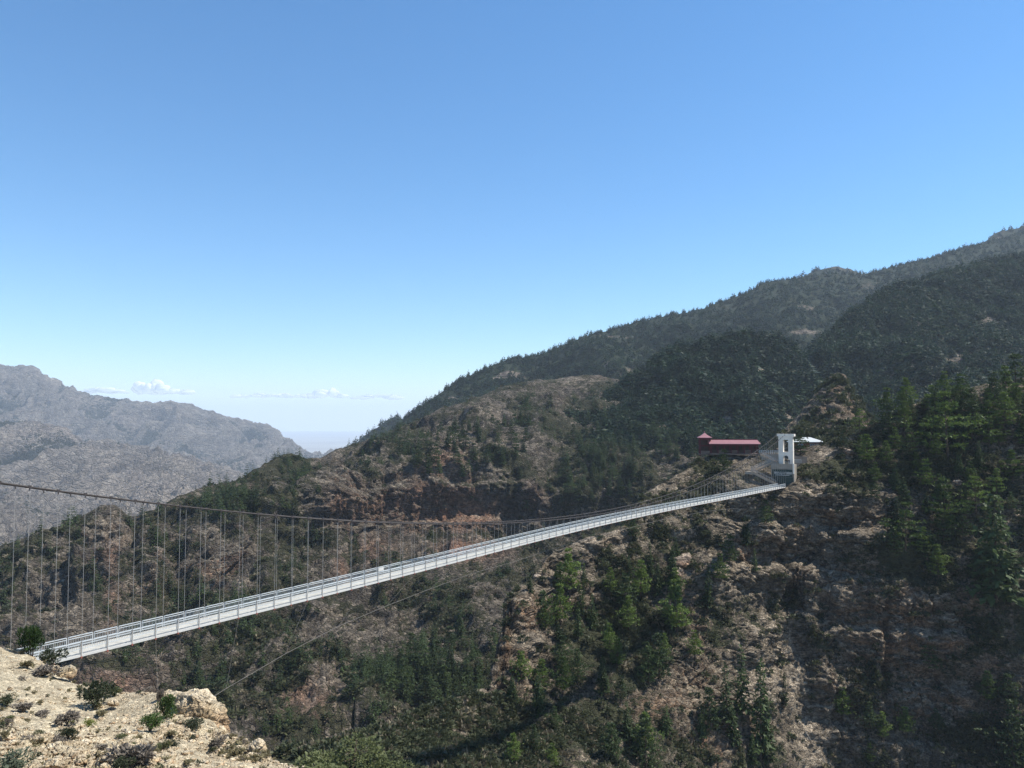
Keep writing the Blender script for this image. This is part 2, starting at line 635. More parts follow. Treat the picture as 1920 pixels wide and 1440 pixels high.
L_fore = Layer('foreground_slope', -300, 800, 560, fr, [90, 75, 60, 26, 12], [(1.2, 1.4), (3.5, 6), (9, 22), (22, 55)], M_fore, w_fore, c_fore, 10, 0.9, True)

# --- near mountain on the right bank (150-310 m)
nr = [
    [(440, 1432, 147), (500, 1412, 152), (560, 1405, 155), (620, 1392, 158), (700, 1370, 165), (760, 1347, 172), (830, 1320, 182), (880, 1302, 190),
     (922, 1288, 200), (934, 1215, 210), (950, 1125, 222), (975, 1103, 228), (1003, 1082, 235), (1022, 1048, 242), (1045, 1030, 247), (1100, 1012, 255), (1150, 996, 262),
     (1180, 976, 268), (1200, 938, 276), (1240, 908, 284), (1290, 879, 293), (1312, 860, 300), (1330, 853, 305), (1425, 851, 308), (1440, 849, 307),
     (1500, 845, 306), (1545, 832, 305), (1580, 820, 300), (1620, 804, 302), (1660, 782, 304), (1700, 762, 306), (1760, 748, 308), (1820, 728, 310), (1920, 708, 311), (2150, 680, 313)],
    [(440, 1452, 141), (700, 1388, 160), (922, 1302, 196), (938, 1240, 207), (955, 1150, 217), (1000, 1112, 229), (1040, 1062, 241), (1100, 1042, 249), (1180, 1002, 263),
     (1200, 964, 271), (1240, 942, 277), (1290, 917, 283), (1330, 900, 286), (1400, 908, 283), (1435, 922, 280), (1470, 923, 279), (1500, 915, 279), (1545, 884, 288), (1600, 872, 287), (1700, 842, 289), (1820, 812, 290),
     (1920, 792, 290), (2150, 770, 290)],
    [(440, 1482, 135), (700, 1412, 153), (922, 1332, 189), (945, 1290, 200), (962, 1195, 211), (1000, 1172, 222), (1100, 1112, 241), (1180, 1082, 253), (1290, 1012, 267),
     (1350, 985, 270), (1425, 985, 273), (1470, 975, 274), (1520, 945, 281), (1600, 942, 276), (1700, 932, 277), (1820, 902, 278), (1920, 882, 277), (2150, 865, 276)],
    [(440, 1530, 125), (700, 1442, 146), (925, 1382, 178), (1000, 1292, 206), (1100, 1242, 222), (1200, 1202, 235), (1300, 1152, 246), (1400, 1122, 256), (1470, 1132, 268),
     (1520, 1062, 269), (1600, 1042, 264), (1700, 1042, 265), (1820, 1012, 264), (1920, 992, 263), (2150, 975, 261)],
    [(440, 1580, 115), (700, 1492, 136), (925, 1432, 166), (1000, 1372, 186), (1100, 1332, 204), (1200, 1302, 217), (1300, 1272, 229), (1400, 1252, 238), (1480, 1272, 252),
     (1540, 1232, 255), (1600, 1192, 257), (1700, 1172, 257), (1820, 1142, 255), (1920, 1122, 253), (2150, 1105, 250)],
    [(440, 1660, 104), (700, 1560, 122), (925, 1520, 146), (1100, 1460, 180), (1300, 1420, 206), (1400, 1400, 218), (1490, 1420, 236), (1560, 1400, 244), (1650, 1330, 249),
     (1750, 1300, 249), (1850, 1280, 248), (1920, 1270, 246), (2150, 1250, 242)],
    [(440, 1770, 90), (700, 1680, 105), (925, 1660, 125), (1200, 1600, 170), (1400, 1560, 200), (1500, 1560, 222), (1580, 1540, 232), (1700, 1480, 239), (1850, 1450, 238),
     (1920, 1440, 236), (2150, 1420, 231)],
    [(440, 2100, 70), (925, 1950, 100), (1400, 1800, 178), (1600, 1750, 206), (1920, 1660, 192), (2150, 1640, 185)],
]
RAW_N = [(985, 1150, 42, 45, 1), (948, 1200, 14, 60, .9), (1680, 1182, 45, 22, 1), (1790, 1210, 40, 22, .9), (1850, 1250, 55, 28, .7), (1790, 1320, 50, 20, .9), (1310, 1180, 22, 40, .8), (1240, 1320, 70, 32, .8),
         (1320, 1370, 18, 60, .9), (1350, 1420, 16, 40, .9), (1290, 1130, 14, 40, .9), (1500, 985, 30, 60, .6), (1000, 1060, 20, 30, .5), (1700, 1110, 30, 26, .6), (1820, 1130, 30, 20, .6), (960, 1280, 40, 30, .5),
         (1400, 1035, 60, 25, .5), (1900, 1340, 30, 26, .6), (1530, 945, 30, 30, .7)]
PALE_N = [(1110, 1022, 75, 20, 1), (1150, 1000, 40, 14, 1), (1240, 915, 45, 12, 1), (1300, 890, 40, 18, .7), (1420, 960, 80, 45, .8), (1320, 1080, 55, 40, .8), (1430, 1170, 50, 40, .7), (1430, 1270, 60, 80, .75),
          (1530, 1000, 50, 60, .5), (1490, 1290, 26, 60, .7), (1000, 1105, 35, 10, .9), (1590, 850, 18, 40, .9), (1545, 850, 22, 20, 1), (1500, 1390, 40, 60, .75), (760, 1362, 120, 22, .55), (640, 1395, 60, 20, .6), (880, 1330, 60, 30, .5),
          (1880, 838, 50, 10, .8), (1810, 1040, 40, 40, .55), (1280, 985, 45, 30, .6), (1120, 1420, 70, 30, .4), (1560, 1090, 40, 50, .45), (1520, 930, 34, 26, .8)]
VEG_N = [(1600, 890, 60, 40, .5), (1780, 870, 150, 120, .5), (1720, 1050, 120, 70, .6), (1150, 1200, 110, 80, .35), (800, 1395, 140, 30, .5), (1020, 1380, 120, 60, .5), (1500, 870, 0.1, 0.1, 0), (1560, 880, 40, 30, .8),
         (1800, 1380, 130, 60, .5), (1330, 880, 40, 20, .6), (1260, 935, 50, 14, .5), (1750, 1240, 70, 40, .5)]
CLIFF_N = [(960, 1180, 60, 90, 1), (1070, 1090, 90, 60, .8), (1130, 1020, 100, 20, .7), (1430, 1040, 130, 110, 1), (1530, 960, 60, 80, .9), (1300, 1300, 110, 130, .8), (1420, 1250, 90, 110, .8), (1700, 1180, 160, 90, .8),
           (1800, 1310, 150, 90, .8), (1240, 905, 60, 30, .6), (1590, 1000, 60, 90, .6), (1560, 1320, 60, 100, .7), (760, 1365, 130, 25, .4)]


def w_near(p, n, px, py):
    h = hor(n)
    cliff = np.clip(blobs(px, py, CLIFF_N) + 0.35 * fbm(p, 40, 3, 50) + 0.12, 0, 1)
    flat = blobs(px, py, [(1500, 850, 70, 16, 1), (1390, 852, 60, 8, 1), (1590, 850, 20, 16, .3), (1425, 905, 50, 26, .85), (1468, 908, 34, 22, 1)])
    spur = sstep(980, 900, px)
    ribs = ridged(p, 34, 4, 11, 0.5, (1, 1, 0.28))
    a = (3.6 * ribs + 1.6 * fbm(p, 15, 4, 12)) * (1 - .55 * spur)
    gull = blobs(px, py, [(1466, 1040, 10, 90, 1), (1505, 1320, 24, 150, .3), (1655, 1230, 9, 120, .9), (1545, 1140, 16, 60, .6), (1535, 1010, 10, 60, .4)])
    a = a - 4.5 * gull
    wob = 2.2 * fbm(p, 22, 3, 13)
    r0, e0 = worley(p + 1.3 * fbm(p, 9, 3, 14)[..., None], (9.0, 9.0, 7.0), 15)
    r1, e1 = worley(p + .6 * fbm(p, 3.5, 3, 16)[..., None], (3.0, 3.0, 1.5), 17)
    zt_ = p[..., 2] + .10 * p[..., 0] + 1.6 * fbm(p, 7, 3, 71)
    lm = .25 + .75 * sstep(-.25, .45, fbm(p, 14, 3, 72))
    led = lm * (ledges(zt_, 6.1, wob, 1.5) + ledges(zt_, 2.3, wob * 1.3, 0.6)) + ledges(p[..., 2] + .06 * p[..., 0] + 1.5 * fbm(p, 30, 3, 75), 14.5, wob * .8, 4.6) - 2.0
    led = led + 3.4 * ridged(p, 21, 3, 76, .5, (1, 1, .14)) - 1.0
    cliff = cliff * (1 - .9 * np.clip(blobs(px, py, [(1476, 1200, 16, 50, 1), (1490, 1280, 20, 60, 1), (1508, 1370, 26, 60, 1), (1525, 1430, 30, 40, 1)]), 0, 1))
    rough = cliff * (led + 3.2 * (r0 - .5) - 1.5 * (1 - sstep(0, .10, e0)) + 1.3 * (r1 - .5) - 0.7 * (1 - sstep(0, .12, e1)))
    wall = np.clip(blobs(px, py, RAW_N), 0, 1)
    rough = rough * (1 - .6 * wall) + wall * 1.5 * ridged(p, 5.5, 4, 73, .55, (1, 1, .13))
    soil = (1 - cliff) * (0.8 * fbm(p, 5, 4, 18) + 0.8 * (r1 - .5))
    fine = 0.38 * ridged(p, 1.9, 3, 19)
    k = 1 - .9 * flat
    d = n * ((a + soil + fine) * k)[..., None] + h * (rough * k)[..., None]
    return d, dict(cliff=cliff, r0=r0, r1=r1, e1=e1)


def c_near(p, n, px, py, info):
    up = n[..., 2]
    veg = 0.47 + 0.22 * fbm(p, 16, 4, 60) + 0.26 * fbm(p, 5, 4, 61) + .7 * blobs(px, py, VEG_N) - 0.22 * info['cliff']
    raw = blobs(px, py, RAW_N) * (1.0 + 0.5 * fbm(p, 7, 4, 62)) * sstep(.9, .6, up)
    raw = np.maximum(raw, .75 * sstep(.5, .15, up) * np.clip(info['cliff'] * 1.3, 0, 1) * sstep(-.25, .35, fbm(p, 20, 3, 64)))
    pale = blobs(px, py, PALE_N) * (0.65 + 0.5 * fbm(p, 4, 4, 63)) + 0.50 * info['cliff'] * sstep(.5, .8, up) + 0.45 * (info['r1'] > .8) * info['cliff']
    veg = veg - 0.55 * np.clip(raw, 0, 1) - 0.42 * np.clip(pale, 0, 1) + 0.12 * sstep(.5, .9, up) * (1 - info['cliff'])
    scree = blobs(px, py, [(1476, 1200, 16, 50, 1), (1490, 1280, 22, 60, 1), (1508, 1370, 28, 60, 1), (1525, 1430, 32, 40, 1)])
    raw = raw * (1 - .9 * np.clip(scree, 0, 1))
    pale = np.maximum(pale, 1.1 * scree)
    veg = veg - blobs(px, py, [(1520, 850, 50, 20, .8)]) - .7 * scree
    return np.stack([veg, raw, pale], -1)


L_near = Layer('near_mountain', 440, 2150, 1020, nr, [64, 74, 84, 78, 70, 44, 8], [(4, 2.5), (12, 10), (30, 30), (60, 75)], M_near, w_near, c_near, 9, 0.35)

# --- far side of the gorge (250-1000 m)
mr = [
    [(-250, 1120, 420), (-150, 1090, 430), (0, 1047, 450), (50, 1017, 460), (100, 992, 470), (160, 970, 480), (195, 955, 485), (213, 951, 488), (235, 972, 486), (262, 970, 500), (300, 953, 520),
     (345, 931, 545), (400, 911, 570), (435, 900, 590), (480, 876, 620), (520, 853, 650), (545, 850, 660), (575, 857, 670), (600, 861, 690), (640, 850, 720), (700, 826, 760), (760, 800, 800),
     (830, 768, 850), (900, 745, 900), (960, 727, 930), (1050, 709, 960), (1110, 705, 970), (1180, 720, 960), (1250, 745, 940), (1320, 750, 920), (1400, 765, 880), (1480, 795, 820),
     (1550, 815, 780), (1750, 830, 740)],
    [(-250, 1150, 395), (-150, 1130, 400), (0, 1087, 420), (100, 1037, 440), (200, 1002, 455), (300, 1002, 480), (400, 962, 520), (480, 932, 560), (600, 907, 600), (700, 880, 650), (830, 822, 710),
     (960, 792, 770), (1050, 782, 800), (1180, 792, 800), (1320, 822, 770), (1480, 862, 710), (1750, 900, 640)],
    [(-250, 1200, 360), (0, 1142, 385), (200, 1082, 405), (400, 1012, 455), (500, 962, 490), (560, 925, 512), (600, 910, 528), (700, 897, 556), (800, 893, 580), (950, 888, 606), (1030, 918, 606), (1180, 892, 630),
     (1320, 902, 630), (1480, 932, 600), (1750, 980, 540)],
    [(-250, 1250, 330), (0, 1202, 350), (200, 1162, 370), (400, 1092, 420), (500, 1052, 462), (600, 1008, 508), (700, 1004, 538), (800, 1008, 562), (950, 1012, 588), (1050, 1017, 584), (1180, 1002, 580),
     (1320, 1002, 575), (1480, 1032, 535), (1750, 1080, 480)],
    [(-250, 1320, 300), (0, 1282, 315), (200, 1242, 330), (400, 1182, 370), (600, 1102, 435), (800, 1092, 475), (950, 1102, 485), (1180, 1132, 475), (1480, 1152, 450), (1750, 1200, 420)],
    [(-250, 1420, 265), (200, 1332, 290), (400, 1282, 322), (600, 1222, 375), (800, 1192, 408), (950, 1212, 408), (1180, 1252, 395), (1480, 1302, 375), (1750, 1350, 350)],
    [(-250, 1520, 235), (200, 1432, 252), (400, 1392, 274), (600, 1342, 306), (800, 1312, 328), (950, 1332, 328), (1750, 1500, 300)],
    [(-250, 1750, 200), (400, 1600, 225), (800, 1520, 258), (1750, 1700, 240)],
]
RAW_M = [(860, 965, 100, 35, 1), (790, 930, 22, 40, .9), (640, 950, 45, 35, .6), (880, 1030, 70, 25, .8), (1000, 930, 26, 30, .5), (700, 1030, 50, 30, .4), (210, 1090, 18, 110, .5), (580, 1310, 60, 40, .5), (200, 1290, 80, 40, .5),
         (640, 1070, 20, 40, .4), (815, 880, 40, 14, .4), (840, 860, 40, 30, .5)]
PALE_M = [(200, 990, 30, 36, .7), (1080, 715, 60, 10, .8), (920, 770, 40, 22, .55), (880, 830, 26, 30, .6), (960, 830, 36, 22, .6), (1180, 760, 60, 30, .45), (1090, 870, 60, 50, .4), (60, 1080, 60, 60, .3), (1370, 860, 40, 30, .4),
          (130, 1140, 50, 60, .3), (860, 880, 60, 12, .5), (1230, 850, 70, 40, .35), (930, 880, 60, 14, .5), (700, 1180, 90, 30, .3), (380, 1190, 50, 24, .4), (620, 1260, 30, 20, .5), (740, 1230, 30, 14, .4)]
CLIFF_M = [(800, 950, 230, 60, 1), (640, 950, 70, 60, .9), (850, 860, 60, 30, .8), (1000, 960, 80, 60, .7), (200, 1010, 40, 60, .7), (100, 1120, 100, 60, .3), (580, 1290, 70, 60, .8), (700, 1160, 120, 40, .5), (420, 1040, 40, 60, .5),
           (250, 1270, 130, 40, .5)]
VEG_M = [(1130, 860, 80, 80, .45), (1400, 780, 150, 60, .3), (780, 1270, 120, 40, .5), (430, 940, 80, 40, .3), (560, 880, 50, 40, .3), (760, 830, 80, 40, .25), (830, 1130, 70, 50, .3), (200, 1240, 200, 16, .3)]


def w_mid(p, n, px, py):
    h = hor(n)
    cliff = np.clip(blobs(px, py, CLIFF_M) + 0.45 * fbm(p, 70, 3, 150) + 0.12, 0, 1)
    ribs = ridged(p, 80, 5, 111, 0.5, (1, 1, 0.3))
    ribs2 = ridged(p, 30, 3, 131, 0.5, (1, 1, 0.3))
    a = 14 * ribs + 7.0 * ribs2 + 3.4 * fbm(p, 34, 4, 112)
    a = a * (1 - .55 * blobs(px, py, [(800, 960, 220, 50, 1)]))
    gull = blobs(px, py, [(560, 960, 22, 60, 1), (330, 1100, 26, 90, .7), (540, 1160, 26, 60, .8), (360, 1330, 90, 26, .6), (640, 1150, 24, 30, .4), (900, 1120, 40, 50, .5), (720, 920, 8, 60, .3), (470, 1010, 18, 70, .8), (655, 1060, 16, 60, .6), (1010, 1060, 24, 60, .8), (125, 1090, 16, 60, .6), (770, 1130, 22, 50, .6), (1130, 960, 20, 60, .6),
                          (880, 900, 7, 40, .5), (960, 940, 9, 50, .6), (250, 1010, 12, 60, .8), (420, 1180, 30, 40, .5)])
    a = a - 9 * gull
    wob = 4 * fbm(p, 50, 3, 113)
    r0, e0 = worley(p + 2.5 * fbm(p, 20, 3, 114)[..., None], (15.0, 15.0, 13.0), 115)
    r1, e1 = worley(p + 1.2 * fbm(p, 7, 3, 116)[..., None], (5.5, 5.5, 3.0), 117)
    zt_ = p[..., 2] + .07 * p[..., 0] + 3.0 * fbm(p, 18, 3, 171)
    lm = .25 + .75 * sstep(-.25, .45, fbm(p, 34, 3, 172))
    led = lm * (ledges(zt_, 11, wob, 1.8) + ledges(zt_, 4.3, wob * 1.3, .9)) + ledges(p[..., 2] + .04 * p[..., 0] + 3 * fbm(p, 60, 3, 175), 25, wob, 7.5) - 3.4
    led = led + 6.0 * ridged(p, 42, 3, 176, .5, (1, 1, .14)) - 2.0
    rough = cliff * (led + 5.0 * (r0 - .5) - 2.6 * (1 - sstep(0, .09, e0)) + 2.1 * (r1 - .5) - 1.1 * (1 - sstep(0, .12, e1)))
    wall = np.clip(blobs(px, py, [(650, 955, 70, 45, 1), (760, 950, 110, 48, 1), (880, 955, 110, 55, 1), (985, 960, 50, 45, .8), (580, 1310, 50, 40, .8)]), 0, 1)
    rough = rough * (1 - .65 * wall) + wall * (2.6 * ridged(p, 13, 4, 173, .55, (1, 1, .12)) + 1.2 * ridged(p, 4.5, 3, 174, .55, (1, 1, .15)))
    soil = (1 - cliff) * (1.7 * fbm(p, 10, 4, 118) + 1.7 * (r1 - .5) + 0.6 * led)
    return n * (a + soil + 0.7 * ridged(p, 3.4, 3, 119))[..., None] + h * rough[..., None], dict(cliff=cliff, r1=r1)


def c_mid(p, n, px, py, info):
    up = n[..., 2]
    veg = 0.60 + 0.24 * fbm(p, 40, 4, 160) + 0.24 * fbm(p, 12, 4, 161) + blobs(px, py, VEG_M) - 0.22 * info['cliff']
    raw = blobs(px, py, RAW_M) * (1.0 + 0.5 * fbm(p, 18, 4, 162, 0.5, (1, 1, .3)))
    raw = np.maximum(raw, .6 * sstep(.5, .15, up) * np.clip(info['cliff'] * 1.3, 0, 1) * sstep(-.2, .4, fbm(p, 45, 3, 164)))
    pale = blobs(px, py, PALE_M) * (0.8 + 0.6 * fbm(p, 9, 4, 163)) + 0.45 * info['cliff'] * sstep(.55, .85, up) + 0.3 * (info['r1'] > .84)
    veg = veg - 0.6 * np.clip(raw, 0, 1) - 0.4 * np.clip(pale, 0, 1)
    return np.stack([veg, raw, pale], -1)


L_mid = Layer('gorge_hillside', -250, 1750, 940, mr, [60, 66, 66, 56, 56, 46, 8], [(15, 8), (50, 35), (140, 110)], M_mid, w_mid, c_mid, 12, 0.30)

# --- dark forested spur and right-hand forested slope (650-1400 m)
sr = [
    [(1060, 790, 900), (1100, 768, 900), (1150, 738, 900), (1180, 715, 900), (1220, 685, 905), (1260, 662, 910), (1330, 644, 920), (1400, 636, 930), (1470, 640, 930), (1495, 652, 930), (1512, 676, 925),
     (1530, 730, 900), (1560, 800, 860)],
    [(1060, 805, 850), (1150, 775, 850), (1250, 725, 845), (1400, 712, 845), (1500, 735, 825), (1560, 820, 800)],
    [(1060, 835, 770), (1250, 790, 770), (1400, 790, 745), (1560, 850, 720)],
    [(1060, 900, 680), (1560, 900, 650)],
]
hr = [
    [(1450, 770, 950), (1490, 712, 960), (1512, 667, 970), (1540, 634, 990), (1590, 592, 1040), (1650, 557, 1100), (1700, 537, 1150), (1780, 516, 1200), (1850, 496, 1260), (1920, 480, 1300), (2200, 430, 1400)],
    [(1450, 800, 890), (1510, 742, 890), (1600, 682, 910), (1700, 642, 950), (1920, 592, 1030), (2200, 565, 1090)],
    [(1450, 850, 770), (1600, 770, 770), (1700, 732, 790), (1920, 692, 840), (2200, 665, 890)],
    [(1450, 950, 610), (1600, 880, 610), (1920, 802, 650), (2200, 775, 690)],
]
PALE_F = [(1620, 620, 40, 18, .7), (1580, 650, 40, 30, .5), (1720, 600, 30, 14, .6), (1760, 650, 60, 22, .5), (1680, 700, 90, 40, .55), (1820, 670, 60, 16, .8), (1820, 620, 40, 20, .4), (1640, 740, 60, 30, .5), (1200, 695, 50, 16, .8),
          (1470, 750, 40, 40, .5), (1340, 770, 80, 26, .4), (1300, 745, 40, 12, .5), (1528, 572, 34, 12, 1), (1520, 622, 60, 10, .6), (1380, 625, 60, 10, .4), (840, 745, 40, 9, .6), (1430, 525, 30, 6, .4), (1290, 740, 60, 14, .4), (1400, 700, 50, 12, .4), (1380, 800, 40, 30, .6), (1470, 790, 30, 40, .5), (1850, 600, 40, 14, .5), (1660, 650, 26, 16, .6), (1780, 700, 60, 24, .5),
          (1580, 690, 40, 24, .5), (1900, 700, 50, 20, .5), (1120, 715, 40, 12, .5), (960, 700, 40, 8, .35), (1240, 660, 40, 8, .3)]


def w_slope(A, sc, seed):
    def f(p, n, px, py):
        a = A * ridged(p, sc, 5, seed, 0.5, (1, 1, 0.35)) + 0.35 * A * fbm(p, sc * .3, 4, seed + 9)
        return n * a[..., None], dict()
    return f


def c_forest(seed, sc=90):
    def f(p, n, px, py, info):
        pale = .8 * blobs(px, py, PALE_F) * (0.6 + 1.0 * fbm(p, sc * .25, 4, seed)) + .6 * sstep(.55, .9, fbm(p, sc * .5, 4, seed + 8)) * sstep(600, 680, py)
        veg = 0.92 + 0.42 * fbm(p, sc, 4, seed + 3) - 1.15 * np.clip(pale, 0, 1)
        raw = blobs(px, py, [(1520, 515, 60, 8, .8), (1450, 524, 30, 6, .5), (1795, 455, 40, 6, .6), (1500, 570, 50, 14, .3), (1640, 600, 60, 30, .3)]) * (0.6 + .8 * fbm(p, sc * .3, 4, seed + 5))
        return np.stack([veg, raw, pale], -1)
    return f


L_spur = Layer('forest_spur', 1060, 1560, 240, sr, [44, 40, 20], [(20, 10), (80, 60)], M_forest, w_slope(20, 120, 211), c_forest(220), 12, 0.3)
L_slope = Layer('forest_slope', 1450, 2200, 330, hr, [60, 50, 40], [(20, 10), (90, 70)], M_forest, w_slope(24, 170, 231), c_forest(240), 12, 0.3)

# --- big forested mountain behind (1.0-2.5 km)
br = [
    [(560, 905, 1500), (600, 888, 1500), (640, 866, 1500), (700, 836, 1520), (735, 808, 1540), (760, 786, 1560), (800, 754, 1580), (830, 730, 1600), (870, 709, 1620), (950, 677, 1700), (1020, 666, 1750),
     (1100, 634, 1800), (1190, 609, 1900), (1290, 588, 1950), (1350, 568, 2000), (1400, 548, 2050), (1430, 531, 2080), (1500, 524, 2150), (1560, 517, 2200), (1600, 519, 2200), (1650, 512, 2250), (1740, 487, 2300),
     (1800, 467, 2350), (1860, 451, 2400), (1920, 436, 2450), (2200, 385, 2550)],
    [(560, 960, 1330), (640, 915, 1340), (760, 850, 1370), (830, 800, 1380), (960, 740, 1440), (1100, 692, 1530), (1400, 632, 1680), (1600, 612, 1740), (1920, 552, 1930), (2200, 510, 2000)],
    [(560, 1060, 1050), (830, 950, 1060), (1100, 850, 1160), (1400, 780, 1260), (1600, 742, 1360), (1920, 700, 1500), (2200, 680, 1600)],
]
L_big = Layer('forested_mountain', 560, 2200, 620, br, [74, 60], [(40, 15), (200, 140)], M_forest, w_slope(34, 300, 251), c_forest(260, 160), 12, 0.25)

# --- rocky pinnacle behind the tower (430 m)
pr = [
    [(1420, 880, 430), (1450, 838, 435), (1475, 803, 440), (1500, 778, 445), (1520, 752, 450), (1545, 724, 455), (1558, 708, 458), (1571, 700, 460), (1582, 706, 460), (1591, 728, 457), (1597, 752, 455),
     (1603, 758, 455), (1608, 742, 455), (1616, 764, 450), (1640, 800, 440), (1680, 850, 430)],
    [(1420, 900, 405), (1475, 835, 412), (1520, 790, 420), (1571, 745, 430), (1600, 770, 430), (1640, 820, 420), (1680, 870, 405)],
    [(1420, 930, 380), (1520, 860, 385), (1571, 830, 390), (1680, 900, 375)],
]


def w_pin(p, n, px, py):
    r0, e0 = worley(p + 2 * fbm(p, 10, 3, 314)[..., None], (7.0, 7.0, 5.0), 315)
    a = 2.5 * ridged(p, 22, 4, 316, .5, (1, 1, .4)) + 1.5 * (r0 - .5) - 1.0 * (1 - sstep(0, .1, e0)) + 1.1 * ridged(p, 6, 4, 317) + 1.2 * ridged(p, 12, 3, 327, .5, (1, 1, .3)) + ledges(p[..., 2], 4, 2 * fbm(p, 20, 3, 318), 1.2)
    return n * a[..., None], dict(r0=r0)


def c_pin(p, n, px, py, info):
    veg = 0.45 + 0.40 * fbm(p, 14, 4, 320)
    pale = 0.2 + 0.5 * fbm(p, 9, 4, 321) + blobs(px, py, [(1530, 750, 40, 14, .5)])
    raw = 0.2 + .4 * fbm(p, 12, 4, 323)
    return np.stack([veg, raw, pale], -1)


L_pin = Layer('rock_pinnacle', 1420, 1680, 230, pr, [110, 50], [(6, 4), (20, 25)], M_near, w_pin, c_pin, 5, 0.5)

# --- far mountains on the left (1.5-7.5 km), far tops behind the forest
far1 = [
    [(-500, 600, 6000), (-300, 640, 6200), (-100, 680, 6400), (0, 693, 6500), (30, 696, 6500), (60, 698, 6500), (75, 706, 6500), (110, 723, 6550), (150, 739, 6600), (200, 746, 6700), (235, 753, 6750), (260, 759, 6800),
     (300, 766, 6850), (350, 766, 6900), (375, 776, 6950), (420, 789, 7000), (475, 796, 7100), (500, 809, 7200), (530, 826, 7300), (560, 844, 7400), (592, 857, 7500), (640, 868, 7500), (760, 885, 7500)],
    [(-500, 700, 5700), (0, 760, 6000), (200, 800, 6200), (400, 840, 6500), (592, 870, 7000), (760, 890, 7200)],
    [(-500, 820, 5000), (0, 850, 5200), (400, 890, 5600), (760, 905, 6500)],
    [(-500, 930, 4300), (0, 935, 4400), (760, 950, 5200)],
]
far2 = [
    [(-500, 770, 3600), (-200, 795, 3700), (0, 792, 3800), (60, 796, 3800), (110, 807, 3800), (145, 829, 3850), (180, 836, 3850), (230, 841, 3900), (280, 849, 3950), (330, 858, 4000), (380, 876, 4050), (425, 894, 4100),
     (470, 916, 4150), (560, 950, 4200), (640, 965, 4200)],
    [(-500, 860, 3200), (0, 880, 3300), (200, 905, 3400), (400, 930, 3600), (640, 980, 3900)],
    [(-500, 990, 2500), (0, 985, 2600), (200, 985, 2700), (640, 1010, 3000)],
    [(-500, 1040, 1900), (0, 1030, 1950), (640, 1065, 2200)],
    [(-500, 1150, 1300), (0, 1150, 1350), (640, 1160, 1500)],
]
far3 = [
    [(640, 860, 2376), (690, 815, 2376), (718, 797, 2376), (735, 786, 2376), (748, 786, 2376), (770, 793, 2376), (830, 820, 2376), (1000, 830, 2442), (1200, 790, 2772), (1420, 600, 2904), (1480, 535, 2970), (1520, 510, 2970),
     (1556, 504, 2970), (1600, 509, 2970), (1650, 530, 2970), (1760, 540, 2970), (1820, 470, 2970), (1860, 444, 2970), (1920, 426, 2970), (2200, 395, 2970)],
    [(640, 900, 1980), (1200, 880, 2178), (1480, 620, 2376), (2200, 560, 2376)],
    [(640, 990, 1782), (1200, 980, 1914), (2200, 800, 1980)],
]


def w_far(A, sc, seed):
    def f(p, n, px, py):
        w = p + 0.25 * sc * fbm(p, sc * 1.2, 3, seed + 40)[..., None]
        q = ridged(w, sc, 6, seed, 0.52, (1, 1, 0.35))
        q2 = ridged(w, sc * .34, 5, seed + 7, .5, (1, .28, .28))
        q3 = ridged(w, sc * .12, 4, seed + 17, .55, (1, .35, .35))
        return n * (.8 * A * q + 1.25 * A * q2)[..., None], dict(q=.45 * q + .45 * q2 + .35 * q3, fine=n * (.24 * A * q3)[..., None])
    return f


def c_far(seed, v0, sc):
    def f(p, n, px, py, info):
        veg = v0 + 0.45 * fbm(p, sc, 5, seed) - 1.35 * info['q']  # plant cover; ravine shade and sunlit ribs are put into it too
        pale = 0.35 * sstep(.2, .7, fbm(p, sc * .3, 4, seed + 3)) + 0.5 * blobs(px, py, [(190, 930, 90, 20, 1), (330, 925, 60, 14, 1)])
        return np.stack([veg, 0.3 * sstep(0, .6, fbm(p, sc * .8, 3, seed + 5)), pale], -1)
    return f


L_f1 = Layer('far_mountain', -500, 760, 420, far1, [70, 60, 20], [(200, 80), (900, 700)], M_far, w_far(170, 900, 411), c_far(420, .8, 500), 14, 0.2)
L_f2 = Layer('far_foothill', -500, 640, 400, far2, [60, 60, 30, 8], [(150, 60), (600, 400)], M_far, w_far(100, 520, 431), c_far(440, .45, 300), 14, 0.25)
L_f3 = Layer('far_peak', 640, 2200, 300, far3, [50, 20], [(200, 80), (900, 700)], M_forest, w_far(40, 400, 451), c_far(460, 1.25, 300), 8, 0.2)

# --- the plain beyond and the bottom of the gorge, one sheet to the horizon
gz = -560.0
gb = MB()
R = 44000.0
gx = np.linspace(-R, R, 41)
gv = [(x, y, gz + 6 * math.sin(x * .0007) * math.cos(y * .0009)) for y in gx for x in gx]
gf = [(j * 41 + i, j * 41 + i + 1, (j + 1) * 41 + i + 1, (j + 1) * 41 + i) for j in range(40) for i in range(40)]
link('ground', new_mesh('ground', gv, gf, M_plain, True), kind='structure')

# ------------------------------------------------------------------ trees
M_bark = plain('bark', (0.075, 0.055, 0.042), 0.9, 0.1, 0.3, 2.0)
M_spruce = leaf_mat('spruce_needles', (0.024, 0.040, 0.014), (0.070, 0.105, 0.032))
M_pine = leaf_mat('pine_needles', (0.042, 0.070, 0.014), (0.130, 0.185, 0.036))
M_farleaf = leaf_mat('distant_needles', (0.007, 0.020, 0.009), (0.028, 0.058, 0.021), 0.012)
M_shrub = leaf_mat('shrub_leaves', (0.026, 0.036, 0.016), (0.090, 0.098, 0.045), 0.15)
M_dry = leaf_mat('dry_twigs', (0.10, 0.085, 0.055), (0.21, 0.18, 0.115), 0.3)


